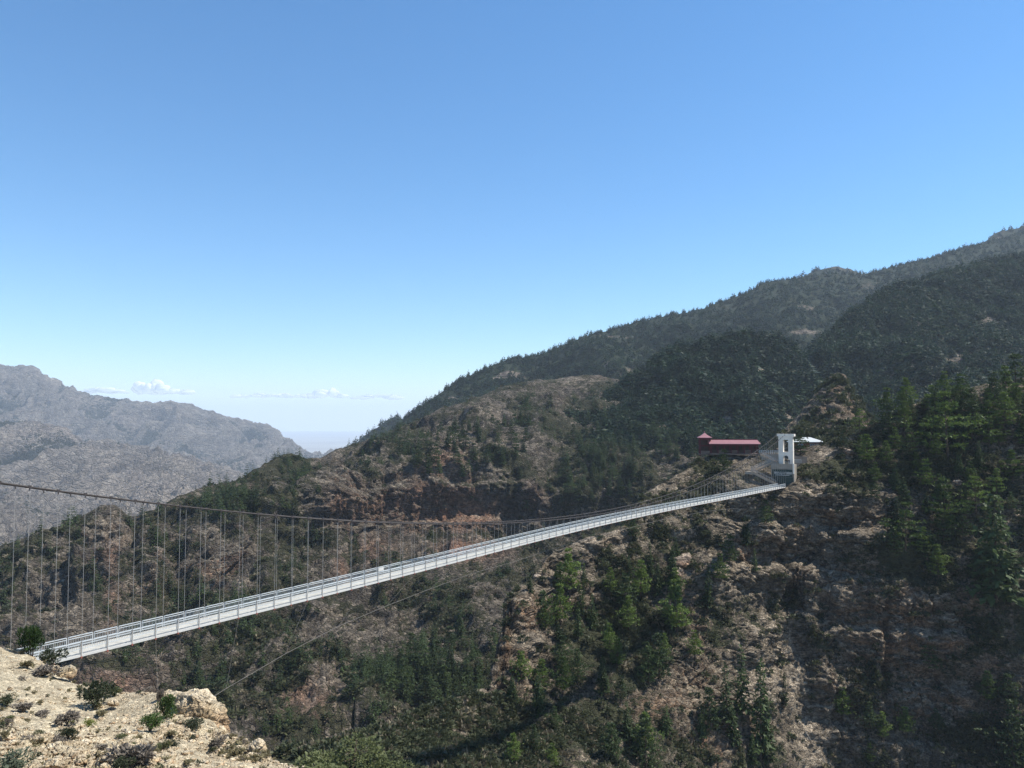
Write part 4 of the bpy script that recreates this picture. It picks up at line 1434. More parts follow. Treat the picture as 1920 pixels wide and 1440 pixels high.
# ------------------------------------------------------------------ bridge tower, anchorage, stairs
M_tower = plain('white_washed_concrete', (0.72, 0.66, 0.565), 0.8, 0.2, 0.10, 0.6)
M_conc = plain('grey_concrete', (0.27, 0.235, 0.19), 0.9, 0.15, 0.14, 0.6)
M_tan = plain('tan_masonry', (0.36, 0.27, 0.19), 0.9, 0.15, 0.18, 0.8)
M_sign = plain('dark_green_sign', (0.012, 0.034, 0.030), 0.5, 0.3, 0.15, 0.6)
M_letter = plain('white_lettering', (0.55, 0.54, 0.50), 0.6, 0.3, 0.03, 1.0)
M_dark = plain('dark_opening', (0.03, 0.03, 0.03), 0.9, 0.1, 0.1, 1.0)

TY = 286.0
tb = PV(1473.5, 872, TY)
tw = link('bridge_tower', None, label='white portal tower with arched gateway at the far bridge end', cat='tower', loc=tb)


def lpart(root, mb, name, mat, parent=None, **kw):
    off = root.location
    mb.v = [tuple(Vector(q) - off) for q in mb.v]
    return mb.build(name, mat, parent or root, **kw)


def tbox(mb, x0, x1, z0, z1, d0, d1, o=tb):
    """box in the tower's frame: x across the bridge, d along it, z up"""
    return mb.frame_box(o, BPR, BAX, UP, x0, x1, d0, d1, z0, z1)


TH = (872 - 814) * TY / F                        # 11.2 m
for x0, x1 in ((-2.55, -.92), (.92, 2.55)):
    m = MB()
    tbox(m, x0, x1, -1.5, TH - 1.1, 0, 1.5)
    lpart(tw, m, 'pillar', M_tower)
m = MB()
tbox(m, -3.1, 3.1, TH - .85, TH, -.25, 1.75)
lpart(tw, m, 'cap_beam', M_tower)
m = MB()
tbox(m, -2.55, 2.55, TH - 2.1, TH - .851, .02, 1.48)
lpart(tw, m, 'lintel', M_tower)
# panel between window and arch, with an arched soffit
m = MB()
n = 12
za = 2.55
for k in range(n):
    a0, a1 = math.pi * k / n, math.pi * (k + 1) / n
    x0, x1 = -.92 * math.cos(a0), -.92 * math.cos(a1)
    z0, z1 = za + .92 * math.sin(a0), za + .92 * math.sin(a1)
    vs_ = []
    for d in (.04, 1.46):
        for (x, z) in ((x0, z0), (x1, z1), (x1, 4.7), (x0, 4.7)):
            vs_.append(tb + BPR * x + BAX * d + UP * z)
    m.add(vs_, [(0, 1, 2, 3), (7, 6, 5, 4), (0, 4, 5, 1), (3, 2, 6, 7), (0, 3, 7, 4), (1, 5, 6, 2)])
lpart(tw, m, 'arch_panel', M_tower)
m = MB()
for k in range(7):
    m.bar(tb + BPR * (-.85 + k * .283) + BAX * .3, tb + BPR * (-.85 + k * .283) + BAX * .3 + UP * 1.2, .05)
m.bar(tb + BPR * -.92 + BAX * .3 + UP * 1.2, tb + BPR * .92 + BAX * .3 + UP * 1.2, .08)
lpart(tw, m, 'gate_railing', M_white)
for x in (-1.36, 1.36):
    m = MB()
    tbox(m, x - .35, x + .35, TH, TH + .3, .3, 1.2)
    lpart(tw, m, 'cable_saddle', M_clamp)

# back-stay side: the cables run down behind to the rock
# anchorage block that the tower stands on, with the dark sign on its face
ab = PV(1466, 907, TY - 4)
an = link('anchorage_wall', None, label='concrete anchorage wall under the white tower with parapet', cat='wall', loc=ab)
AH = (907 - 872) * (TY - 4) / F


def fbox(mb, px0, px1, py0, py1, d0, d1, Y=TY - 4):
    """box fronting the bridge end, spanned by two photo columns and rows at the wall's distance"""
    o = ab
    a, b = PV(px0, py1, Y), PV(px1, py0, Y)
    x0, x1 = (a - o).dot(BPR), (b - o).dot(BPR)
    return mb.frame_box(o, BPR, BAX, UP, x0, x1, d0, d1, a.z - o.z, b.z - o.z)


m = MB()
fbox(m, 1442, 1492, 870.6, 914, .4, 3.9)
lpart(an, m, 'wall_block', M_conc)
m = MB()
fbox(m, 1443, 1491.5, 869.6, 879.5, .1, .39)
lpart(an, m, 'parapet', M_conc)
m = MB()
fbox(m, 1490.2, 1493.0, 868.5, 888, -.1, .09)
lpart(an, m, 'corner_pier', M_tower)
m = MB()
fbox(m, 1446, 1490, 894.5, 915, .05, .38)
lpart(an, m, 'dark_doors', M_sign)
sg = link('name_sign', None, label='dark green board with white Chinese characters naming the bridge', cat='sign', loc=PV(1467, 887, TY - 4))
m = MB()
fbox(m, 1444.5, 1489.4, 880.5, 894, -.12, .03)
lpart(sg, m, 'sign_board', M_sign)
m = MB()
fbox(m, 1452, 1483, 890.6, 891.3, -.16, -.121)
lpart(sg, m, 'underline', M_letter)
for k, ch in enumerate('贺兰山人行索桥'):
    cu = bpy.data.curves.new('character', 'FONT')
    cu.body = ch
    cu.size = 1.02
    cu.extrude = .03
    cu.offset = .004
    cu.align_x = 'CENTER'
    cu.resolution_u = 3
    t = bpy.data.objects.new('character', cu)
    COL.objects.link(t)
    bpy.context.view_layer.update()
    me = bpy.data.meshes.new_from_object(t.evaluated_get(bpy.context.evaluated_depsgraph_get()))
    bpy.data.objects.remove(t)
    me.materials.clear()
    me.materials.append(M_letter)
    c = link('character', me, sg)
    q = PV(1452 + k * 5.65, 889.0, TY - 4)
    x = (q - ab).dot(BPR)
    pos = ab + BPR * x + BAX * -.17
    pos.z = q.z
    c.matrix_local = Matrix.Translation(pos - sg.location) @ Matrix((BPR, UP, -BAX)).transposed().to_4x4()

M_wallg = plain('weathered_dark_wall', (0.13, 0.115, 0.10), 0.95, 0.1, 0.2, 0.8)
# zigzag stairs up from the deck to the upper terrace
st = link('zigzag_stairs', None, label='concrete stairs with railings zigzagging from bridge deck up to terrace', cat='stairs', loc=PV(1430, 890, 283))
flights = [((1455, 907, 281), (1409, 884, 283)), ((1409, 883, 284.5), (1447, 866, 287)), ((1460, 870, 287.5), (1427, 853, 291))]
for (A, B) in flights:
    a, b = PV(*A), PV(*B)
    m = MB()
    dirh = Vector((b.x - a.x, b.y - a.y, 0)).normalized()
    side = dirh.cross(UP)
    nst = max(8, int(abs(b.z - a.z) / .18))
    for k in range(nst):
        p = a.lerp(b, k / nst)
        L = (Vector((b.x - a.x, b.y - a.y, 0))).length / nst
        m.frame_box(p, dirh, side, UP, 0, L + .02, -.8, .8, -.5, abs(b.z - a.z) / nst)
    lpart(st, m, 'stair_flight', M_conc)
    for s in (-.85, .85):
        m = MB()
        m.bar(a + side * s + UP * .05, b + side * s + UP * .05, .12, .55)
        lpart(st, m, 'stringer', M_tan)
        m = MB()
        m.bar(a + side * s + UP * 1.15, b + side * s + UP * 1.15, .07)
        m.bar(a + side * s + UP * .75, b + side * s + UP * .75, .05)
        for k in range(9):
            p = a.lerp(b, k / 8) + side * s
            m.bar(p, p + UP * 1.15, .06, .06)
        lpart(st, m, 'stair_railing', M_hang)
for (px, py, Y) in ((1408, 884, 284), (1450, 867, 288)):
    q = PV(px, py, Y)
    m = MB()
    m.frame_box(q, BPR, BAX, UP, -1.6, 1.6, -1.5, 1.5, -.9, .02)
    lpart(st, m, 'landing', M_conc)

# terrace walls and railing
te = link('terrace_wall', None, label='grey retaining wall of the terrace to the right of the tower', cat='wall', loc=PV(1510, 870, 292))
m = MB()
a, b = PV(1488, 874, 290), PV(1512, 876, 292)
m.bar(a + UP * 1.2, b + UP * 1.2, .5, 5.2)
lpart(te, m, 'wall_block', M_wallg)
m = MB()
for k in range(7):
    p = PV(1489 + k * 2.2, 868, 287)
    m.bar(p, p + UP * 1.2, .07)
m.bar(PV(1489, 868, 287) + UP * 1.2, PV(1502, 868, 287) + UP * 1.2, .08)
lpart(te, m, 'wall_railing', M_white)
ur = link('terrace_railing', None, label='white railing along the terrace left of the tower', cat='railing', loc=PV(1442, 850, 300))
a, b = PV(1424, 850.5, 299), PV(1461, 851, 300)
for k in range(10):
    m = MB()
    p = a.lerp(b, k / 9)
    m.bar(p, p + UP * 1.3, .12)
    lpart(ur, m, 'post', M_white)
for h in (.5, .9, 1.3):
    m = MB()
    m.bar(a + UP * h, b + UP * h, .10)
    lpart(ur, m, 'rail', M_white)
uw = link('terrace_edge', None, label='low pale terrace wall between stairs and walkway', cat='wall', loc=PV(1442, 856, 299))
m = MB()
m.bar(PV(1428, 856.5, 298.6), PV(1462, 857, 299.6), .4, 2.4)
lpart(uw, m, 'wall_block', M_conc)

# ------------------------------------------------------------------ red-roofed walkway and pavilion
M_roof = plain('faded_red_roof', (0.26, 0.115, 0.125), 0.55, 0.35, 0.08, 0.8)
M_redwood = plain('dark_red_timber', (0.10, 0.022, 0.026), 0.7, 0.25, 0.2, 1.0)
M_inner = plain('dark_brown_wall', (0.075, 0.05, 0.042), 0.9, 0.1, 0.2, 1.0)  # one even dark brown for back walls and some balustrades
M_fence = plain('brown_grey_fence', (0.17, 0.125, 0.10), 0.85, 0.15, 0.2, 1.0)
WY = 303.0
wl, wr = PV(1333, 850, WY), PV(1422, 850.5, WY - 2)
WAX = Vector((wr.x - wl.x, wr.y - wl.y, 0))
WL = WAX.length
WAX.normalize()
WBK = Vector((-WAX.y, WAX.x, 0))                  # away from the viewer
S = WY / F
wk = link('covered_walkway', None, label='long open walkway with faded red pitched roof and red columns', cat='walkway', loc=wl)


def wbox(mb, x0, x1, y0, y1, z0, z1, o=wl):
    return mb.frame_box(o, WAX, WBK, UP, x0, x1, y0, y1, z0, z1)


m = MB()
wbox(m, -.3, WL + .3, -.4, 4.0, -.5, 0)
lpart(wk, m, 'floor_slab', M_fence)
zr0, zr1 = (850 - 832) * S, (850 - 824.5) * S
for (y0, y1, nm) in ((-1.0, 1.8, 'roof_slope'), (4.6, 1.8, 'roof_slope')):
    m = MB()
    o = wl
    vs_ = []
    for x in (-.8, WL + .8):
        ins = .9 if x > 0 else -.0
        vs_ += [o + WAX * x + WBK * y0 + UP * zr0, o + WAX * (x - ins) + WBK * y1 + UP * zr1,
                o + WAX * x + WBK * y0 + UP * (zr0 - .18), o + WAX * (x - ins) + WBK * y1 + UP * (zr1 - .18)]
    m.add(vs_, [(0, 4, 5, 1), (2, 3, 7, 6), (0, 2, 6, 4), (1, 5, 7, 3), (0, 1, 3, 2), (4, 6, 7, 5)])
    lpart(wk, m, nm, M_roof)
m = MB()
m.bar(wl + WAX * -.85 + WBK * 1.8 + UP * (zr1 + .05), wl + WAX * (WL + .05) + WBK * 1.8 + UP * (zr1 + .05), .3, .3)
lpart(wk, m, 'ridge_cap', M_redwood)
for y in (0, 3.6):
    for k in range(8):
        x = .2 + (WL - .4) * k / 7
        m = MB()
        wbox(m, x - .16, x + .16, y - .16, y + .16, 0, zr0 + (.0 if y == 0 else .1))
        lpart(wk, m, 'column', M_redwood)
m = MB()
wbox(m, 0, WL, -.1, .1, zr0 - .75, zr0 - .2)
lpart(wk, m, 'front_beam', M_redwood)
m = MB()
wbox(m, 0, WL, 3.78, 3.9, 0, zr0 - .2)
lpart(wk, m, 'back_wall', M_inner)
for k in range(7):
    x0 = .2 + (WL - .4) * k / 7 + .2
    x1 = .2 + (WL - .4) * (k + 1) / 7 - .2
    m = MB()
    wbox(m, x0, x1, -.05, .05, 1.15, 1.27)
    wbox(m, x0, x1, -.05, .05, .15, .25)
    nb = 11
    for q in range(nb):
        x = x0 + (x1 - x0) * (q + .5) / nb
        wbox(m, x - .06, x + .06, -.04, .04, .25, 1.15)
    lpart(wk, m, 'balustrade', M_fence if k % 2 else M_inner)

pvb = PV(1322.5, 851, WY + 1)
pv = link('pavilion', None, label='small red pavilion with pyramid roof at the walkway end', cat='pavilion', loc=pvb)
PWd = 9.2 * S
for sx in (-1, 1):
    for sy in (-1, 1):
        m = MB()
        wbox(m, sx * PWd - .18, sx * PWd + .18, PWd + sy * PWd - .18, PWd + sy * PWd + .18, -.9, 30 * S, pvb)
        lpart(pv, m, 'column', M_redwood)
ze, zt = 30.5 * S, 39 * S
m = MB()
e = PWd + .75
ctr = pvb + WBK * PWd
rings = []
for f, z in ((1, ze), (.62, ze + .55), (.3, ze + 1.15), (.06, zt)):
    rings.append([ctr + WAX * (sx * e * f) + WBK * (sy * e * f) + UP * z for sx, sy in ((-1, -1), (1, -1), (1, 1), (-1, 1))])
low = [q - UP * .16 for q in rings[0]]
allv = low + [q for r_ in rings for q in r_]
fs = [(3, 2, 1, 0)]
for r_ in range(4):
    for k in range(4):
        fs.append((r_ * 4 + k, r_ * 4 + (k + 1) % 4, r_ * 4 + 4 + (k + 1) % 4, r_ * 4 + 4 + k))
fs.append((16, 17, 18, 19))
m.add(allv, fs)
rf = lpart(pv, m, 'roof', M_roof)
m = MB()
m.tube([ctr + UP * zt, ctr + UP * (zt + .35), ctr + UP * (zt + .8)], [.16, .2, .03], 8)
lpart(pv, m, 'finial', M_roof, rf)
m = MB()
wbox(m, -PWd - .3, PWd + .3, -.3, 2 * PWd + .3, -.35, 0, pvb)
lpart(pv, m, 'floor_slab', M_fence)
for z0, z1, nm, mt in ((.1, 1.2, 'balustrade', M_fence), (2.9, 3.4, 'mid_beam', M_redwood), (5.3, 6.1, 'top_beam', M_redwood)):
    m = MB()
    wbox(m, -PWd + .19, PWd - .19, -.08, .08, z0, z1, pvb)
    lpart(pv, m, nm, mt)
m = MB()
wbox(m, -PWd + .19, PWd - .19, 2 * PWd - .08, 2 * PWd + .08, .1, 5.2, pvb)
lpart(pv, m, 'back_wall', M_inner)

# ------------------------------------------------------------------ white-roofed house behind the tower
M_wroof = plain('white_metal_roof', (0.47, 0.49, 0.48), 0.5, 0.35, 0.05, 0.6)
M_brick = plain('brown_red_brick', (0.17, 0.075, 0.055), 0.9, 0.15, 0.25, 1.5)
M_glass = plain('window_glass', (0.16, 0.19, 0.23), 0.15, 0.5, 0.1, 1.0)
HY = 316.0
hb_ = PV(1519, 842, HY)
HS = HY / F
hs = link('house', None, label='low brick house with broad white hipped roof behind the tower', cat='house', loc=hb_)
X, Y_ = WAX, WBK


def hbox(mb, x0, x1, y0, y1, z0, z1):
    return mb.frame_box(hb_, X, Y_, UP, x0, x1, y0, y1, z0, z1)


m = MB()
hbox(m, -5.6, 4.4, 0, 5.0, -.8, 13.5 * HS)
lpart(hs, m, 'wall', M_brick)
m = MB()
ez, az = 13.5 * HS, 22 * HS
cor = [(-7.8, -1.2), (5.7, -1.2), (5.7, 6.0), (-7.8, 6.0)]
vv = [hb_ + X * x + Y_ * y + UP * ez for x, y in cor] + [hb_ + X * x + Y_ * y + UP * (ez - .2) for x, y in cor]
vv += [hb_ + X * -2.0 + Y_ * 2.4 + UP * az, hb_ + X * .6 + Y_ * 2.4 + UP * az]
m.add(vv, [(0, 1, 9, 8), (1, 2, 9), (2, 3, 8, 9), (3, 0, 8), (4, 7, 6, 5), (0, 4, 5, 1), (1, 5, 6, 2), (2, 6, 7, 3), (3, 7, 4, 0)])
lpart(hs, m, 'roof', M_wroof)
for x in (-3.6, .9, 3.0):
    m = MB()
    w = .75 if x > 2 else 1.0
    for (a, b, c, d) in ((-w, w, .75, .87), (-w, w, 2.05, 2.17), (-w, -w + .12, .87, 2.05), (w - .12, w, .87, 2.05), (-.05, .05, .87, 2.05)):
        hbox(m, x + a, x + b, -.10, .0 - .002, c, d)
    wf = lpart(hs, m, 'window', M_wroof)
    m = MB()
    hbox(m, x - w + .1, x + w - .1, -.05, -.004, .87, 2.05)
    lpart(hs, m, 'pane', M_glass, wf)

# ------------------------------------------------------------------ visitor on the tower platform
M_cloth = plain('dark_clothes', (0.02, 0.02, 0.028), 0.9, 0.1, 0.1, 4.0)
M_skin = plain('skin', (0.42, 0.26, 0.19), 0.6, 0.3, 0.05, 4.0)
pb = tb + BPR * 1.45 + BAX * -1.0
pb.z = PV(1481, 870.4, 283).z


def person(base, label):
    bm = bmesh.new()
    sk_ = bm.verts.layers.skin.verify()
    J = {}
    spec = [('pelvis', (0, 0, .95), .13), ('chest', (0, 0, 1.28), .15), ('neck', (0, 0, 1.47), .06), ('head', (0, -.01, 1.58), .095), ('crown', (0, 0, 1.68), .085)]
    for s in (-1, 1):
        spec += [(f'hip{s}', (.09 * s, 0, .88), .10), (f'knee{s}', (.10 * s, -.02, .48), .065), (f'ankle{s}', (.10 * s, .01, .08), .045), (f'toe{s}', (.11 * s, -.14, .04), .04),
                 (f'sh{s}', (.19 * s, 0, 1.40), .07), (f'el{s}', (.25 * s, .03, 1.13), .048), (f'wr{s}', (.22 * s, -.12, .93), .036), (f'hand{s}', (.20 * s, -.19, .88), .036)]
    for n_, c, r in spec:
        v = bm.verts.new(c)
        v[sk_].radius = (r, r * .85)
        J[n_] = v
    J['pelvis'][sk_].use_root = True
    ed = [('pelvis', 'chest'), ('chest', 'neck'), ('neck', 'head'), ('head', 'crown')]
    for s in (-1, 1):
        ed += [('pelvis', f'hip{s}'), (f'hip{s}', f'knee{s}'), (f'knee{s}', f'ankle{s}'), (f'ankle{s}', f'toe{s}'), ('chest', f'sh{s}'), (f'sh{s}', f'el{s}'), (f'el{s}', f'wr{s}'), (f'wr{s}', f'hand{s}')]
    for a, b in ed:
        bm.edges.new((J[a], J[b]))
    me = bpy.data.meshes.new('person')
    bm.to_mesh(me)
    o = link('person', me)
    o.modifiers.new('skin', 'SKIN')
    sd = o.modifiers.new('smooth', 'SUBSURF')
    sd.levels = sd.render_levels = 1
    bpy.context.view_layer.update()
    m2 = bpy.data.meshes.new_from_object(o.evaluated_get(bpy.context.evaluated_depsgraph_get()))
    o.modifiers.clear()
    m2.materials.clear()
    m2.materials.append(M_cloth)
    m2.materials.append(M_skin)
    for p in m2.polygons:
        if p.center.z > 1.47 or (p.center.z < .93 and abs(p.center.x) > .16 and p.center.z > .7):
            p.material_index = 1
        p.use_smooth = True
    o.data = m2
    o.location = base
    o.rotation_euler = (0, 0, -math.radians(20))
    o['label'] = label
    o['category'] = 'person'
    return o


person(pb, 'person in dark clothes standing at the right foot of the tower')

# ------------------------------------------------------------------ foreground rocks, shrubs and stones
M_boulder = terrain_mat('beige_boulder',
                        [(0.38, 0.285, 0.17), (0.49, 0.385, 0.24), (0.56, 0.46, 0.30), (0.27, 0.195, 0.125)],
                        [(0.40, 0.24, 0.13), (0.48, 0.32, 0.19)], [(0.58, 0.51, 0.37), (0.66, 0.58, 0.44)],
                        (0.22, 0.185, 0.12), (0.32, 0.275, 0.18), 0.30, 0.8, True, 0.2)
M_leaf_g = leaf_mat('juniper_leaves', (0.024, 0.046, 0.014), (0.085, 0.135, 0.035), 1.2)
M_leaf_d = leaf_mat('dark_shrub_leaves', (0.026, 0.036, 0.018), (0.075, 0.085, 0.042), 1.2)
M_leaf_o = leaf_mat('olive_shrub_leaves', (0.062, 0.076, 0.027), (0.145, 0.162, 0.064), 0.9)
M_leaf_s = leaf_mat('grey_green_shrub_leaves', (0.10, 0.12, 0.075), (0.20, 0.22, 0.15), 1.2)
M_leaf_y = leaf_mat('yellow_green_leaves', (0.15, 0.17, 0.04), (0.28, 0.29, 0.085), 1.2)
M_twig = leaf_mat('dry_grey_twigs', (0.13, 0.11, 0.088), (0.28, 0.24, 0.19), 1.5)
M_tuft = leaf_mat('dry_tuft_blades', (0.16, 0.135, 0.07), (0.33, 0.29, 0.17), 1.5)


def ico(sub):
    bm = bmesh.new()
    bmesh.ops.create_icosphere(bm, subdivisions=sub, radius=1.0)
    v = np.array([q.co[:] for q in bm.verts])
    f = np.array([[q.index for q in p.verts] for p in bm.faces])
    bm.free()
    return v, f


def rock_mesh(name, seed, size, sub=4, cuts=9, bed=0.0, tilt=(0, 0, 0), mat=None, rough=.12):
    """a broken boulder: a ball cut by joint planes, bedded and weathered; size = half extents in metres"""
    r = np.random.default_rng(seed)
    v, f = ico(sub)
    w = v.copy()
    for k in range(cuts):
        n_ = r.normal(0, 1, 3)
        n_ /= np.linalg.norm(n_)
        d = r.uniform(.42, .80)
        s = w @ n_
        w = w - np.where(s > d, (s - d) * .97, 0)[:, None] * n_
    w = w / np.abs(w).max(0)
    w = w * np.array(size)
    q = w + seed * 7.7
    sz = float(np.mean(size))
    a = rough * sz * (1.0 * fbm(q, sz * .9, 5, seed) + .55 * ridged(q, sz * .45, 4, seed + 5))
    if bed:
        e = Matrix.Rotation(tilt[0], 3, 'X') @ Matrix.Rotation(tilt[1], 3, 'Y')
        zz = q @ np.array(e @ Vector((0, 0, 1)))
        a = a + ledges(zz, bed, .3 * bed * fbm(q, sz * .8, 3, seed + 8), bed * .16 * sstep(-.3, .5, fbm(q, sz * .5, 3, seed + 12))) - bed * .06
    r1_, e1_ = worley(q + .12 * sz * fbm(q, sz * .4, 3, seed + 21)[..., None], (sz * .42, sz * .42, sz * .26), seed + 22)
    a = a + sz * (.13 * (r1_ - .5) - .05 * (1 - sstep(0, .12, e1_)))
    w = w + v * a[:, None]
    me = new_mesh(name, w, f, mat or M_boulder, False)
    ca = me.color_attributes.new('cover', 'FLOAT_COLOR', 'POINT')
    c = np.ones((len(w), 4), np.float32)
    c[:, 0] = .12
    c[:, 1] = np.clip(.95 * sstep(.35, -.35, v[:, 2] + .3 * fbm(q, sz, 3, seed + 3)), 0, 1)  # orange-brown rock lower down, with the underside's shade put into the colour
    c[:, 2] = np.clip(.6 * sstep(.3, .9, v[:, 2] + .4 * fbm(q, sz * .6, 3, seed + 4)), 0, 1)
    ca.data.foreach_set('color', c.ravel())
    return me


def rock(px, py, Y, size, seed, label, rot=0, name='boulder', cat='boulder', group=None, **kw):
    o = link(name, rock_mesh(name, seed, size, **kw), label=label, cat=cat, group=group, loc=PV(px, py, Y))
    o.rotation_euler = (kw.get('lean', 0), 0, rot)
    return o


rock(382, 1343, 44.4, (1.45, 1.5, 1.45), 3, 'huge bedded beige boulder overhanging the gorge at the slope edge', .5, sub=6, cuts=13, bed=.46, tilt=(.5, -.75, 0), rough=.17)
rock(418, 1378, 43.4, (.45, .7, .75), 13, 'narrow pale rock leaning against the lower right of the huge boulder', .2, sub=5, cuts=8)
rock(322, 1311, 46.0, (.75, .6, .42), 5, 'smooth pale rock just left of the huge overhanging boulder', .3, sub=5, cuts=10)
rock(345, 1318, 45.5, (.6, .55, .5), 15, 'rounded tan rock wedged behind the huge boulder', .9, sub=5, cuts=11)
rock(476, 1408, 39.0, (.58, .52, .50), 7, 'round pale boulder perched on the lower end of the slope', .3, sub=5, cuts=11, rough=.10)
rock(470, 1436, 38.2, (.5, .5, .62), 8, 'pale rock plinth under the round perched boulder', .8, sub=5, cuts=8)
rock(122, 1263, 53.0, (.66, .6, .46), 9, 'tan boulder below the bridge end among shrubs', .2, sub=5, cuts=9)
rock(102, 1254, 54.5, (.3, .3, .25), 19, 'small reddish rock left of the tan boulder below the bridge', .2, sub=4, cuts=9)
rock(34, 1222, 57.0, (.42, .4, .28), 29, 'orange-tan rock on the crest left of the bridge end', .2, sub=4, cuts=9)
rock(102, 1419, 33.2, (.50, .42, .26), 11, 'flat-topped beige slab rock with a dark gap at its right side', .5, sub=5, cuts=10)
rock(135, 1440, 32.0, (.66, .5, .32), 12, 'large ochre-stained rock at the bottom edge, left part of the photo', -.3, sub=5, cuts=10)
rock(160, 1374, 36.3, (.24, .22, .22), 14, 'small brown angular rock below the yellow-green shrub', .3, sub=4, cuts=9)
rock(278, 1432, 31.8, (.34, .3, .2), 16, 'pale flat rock beside the big purple-grey shrub', .6, sub=4, cuts=9)
rock(214, 1319, 45.3, (.36, .3, .24), 17, 'pale tan rock right of the large dark bush', .6, sub=4, cuts=9)
rock(20, 1290, 46, (.17, .15, .12), 18, 'single white stone on the bare gravel near the left edge', .6, sub=4, cuts=9)

G_st = 'pale stones strewn over the gravel slope'
STONES = [rock_mesh('stone', 60 + s, (1, .8, .55), 3, 9, rough=.12) for s in range(6)]
rs = random.Random(5)
for k, (x, y) in enumerate(scatter([(150, 1345), (300, 1330), (420, 1400), (520, 1436), (200, 1440), (0, 1440), (0, 1345)], 46, 18, rs)):
    q = L_fore.at(x, y)
    s = rs.uniform(.13, .24)
    o = link('stone', STONES[k % 6], label='pale angular stone lying loose on the lower gravel slope', cat='stone', group=G_st, loc=q + Vector((0, 0, s * .15)))
    o.scale = (s, s, s)
    o.rotation_euler = (rs.uniform(-.3, .3), rs.uniform(-.3, .3), rs.uniform(0, 6.28))
SP = []
for s in range(5):
    SP.append(bpy.data.objects.new('pebble', rock_mesh('pebble', 80 + s, (1, .85, .55), 2, 9, rough=.1)))
n = 30000
pts = ground_points(L_fore, n, lambda px, py, cv, nz: .35 + .5 * fbm(L_fore.p, 2.5, 3, 700) + .4 * blobs(px, py, [(250, 1390, 170, 60, 1), (150, 1320, 110, 30, .7)]), RNG)
s = (.024 + .016 * RNG.pareto(1.9, n)).clip(.02, .20)
gn_scatter('stones', pts, np.stack([s, s, s], -1), SP)


def leafy(seed, n, size, lobes=5, up=.4, nleaf=2, spread=.6):
    """unit bush (about 1 wide, 1 high): leaf sprays spread through several uneven lobes"""
    r = np.random.default_rng(seed)
    c = r.normal(0, .20, (lobes, 3))
    c[:, 2] = r.uniform(.30, .66, lobes)
    rad = r.uniform(.16, .30, lobes)
    k = r.integers(0, lobes, n)
    d = r.normal(0, 1, (n, 3))
    d /= np.linalg.norm(d, axis=1)[:, None]
    pos = c[k] + d * (rad[k] * r.uniform(.25, 1.05, n) ** .5)[:, None]
    pos[:, 2] = np.abs(pos[:, 2])
    return sprays(pos, d + np.array([0, 0, up]), size * r.uniform(.6, 1.3, n), r, nleaf, 0, spread)


def stems(seed, n=9, reach=.38, r0=.018):
    r = random.Random(seed)
    m = MB()
    for k in range(n):
        a = r.uniform(0, 6.28)
        R = r.uniform(.1, reach)
        h = r.uniform(.4, .8)
        m.tube([(0, 0, -.08), (math.cos(a) * R * .45, math.sin(a) * R * .45, h * .5), (math.cos(a) * R, math.sin(a) * R, h)], [r0, r0 * .7, r0 * .3], 4)
    return m


BK = {}


def bush(px, py, w, h, kind, label, seed, Y=None, name='bush', group=None):
    q = L_fore.at(px, py) if Y is None else PV(px, py, Y)
    s = q.y / F
    if (kind, seed % 4) not in BK:
        mat, n_, sz, up = {'green': (M_leaf_g, 900, .085, .7), 'dark': (M_leaf_d, 1000, .075, .4), 'olive': (M_leaf_o, 2600, .042, .5), 'grey': (M_leaf_s, 800, .08, .5),
                           'yellow': (M_leaf_y, 420, .10, .6), 'dry': (M_twig, 420, .16, .6), 'tuft': (M_tuft, 260, .22, 1.2)}[kind]
        BK[(kind, seed % 4)] = (new_mesh('foliage', *leafy(900 + seed % 4 + 10 * len(kind), n_, sz, 7, up), mat), stems(seed % 4).mesh('stem', M_bark))
    fm, sm_ = BK[(kind, seed % 4)]
    o = link(name, None, label=label, cat='bush', group=group, loc=q)
    o.empty_display_size = .3
    o.scale = (w * s, w * s, h * s)
    o.rotation_euler = (0, 0, seed * 1.7)
    link('foliage', fm, o)
    link('stem', sm_, o)
    return o


bush(58, 1240, 50, 80, 'green', 'tall green bush standing against the bridge railing at its near end', 1, 57.5)
bush(92, 1258, 50, 46, 'dark', 'dark bush in front of the near railing, under the first panels', 2, 57)
bush(80, 1268, 40, 22, 'dry', 'low dry grey shrub on the slope edge below the bridge end', 3)
bush(52, 1252, 22, 14, 'tuft', 'straw-coloured tuft on the crest left of the dark bush', 3)
bush(182, 1326, 74, 62, 'dark', 'large dark round bush at the brink of the gravel slope', 0)
bush(214, 1306, 34, 22, 'olive', 'olive sprig bush behind the right side of the large dark bush', 1)
bush(312, 1348, 38, 52, 'green', 'upright fresh green bush left of the huge boulder', 2)
bush(280, 1372, 44, 36, 'green', 'leaning green bush at the lower left of the upright one', 3)
bush(300, 1314, 12, 22, 'dry', 'thin dead stem bush behind the upright green bush', 0)
bush(12, 1324, 34, 26, 'dark', 'small dark shrub near the left edge of the photo', 1)
bush(40, 1334, 32, 16, 'dry', 'purple-grey dry shrub beside the small dark one', 2)
bush(76, 1344, 26, 12, 'dry', 'low brown dead shrub trailing down the gravel', 1)
bush(126, 1358, 36, 26, 'dry', 'bare twiggy shrub with a thin upright branch', 0)
bush(166, 1364, 28, 16, 'yellow', 'yellow-green shrub on the pale gravel', 1)
bush(136, 1363, 14, 12, 'yellow', 'tiny yellow-green sprout at the foot of the twiggy shrub', 2)
bush(18, 1356, 28, 18, 'olive', 'olive tussock near the left edge under the purple-grey shrub', 2)
bush(70, 1386, 20, 20, 'olive', 'olive round tussock left of the blue-green shrub', 3)
bush(128, 1384, 32, 26, 'dark', 'dull blue-green shrub below the twiggy shrub', 3)
bush(105, 1404, 26, 26, 'dry', 'brown dry bush above the flat-topped slab rock', 3)
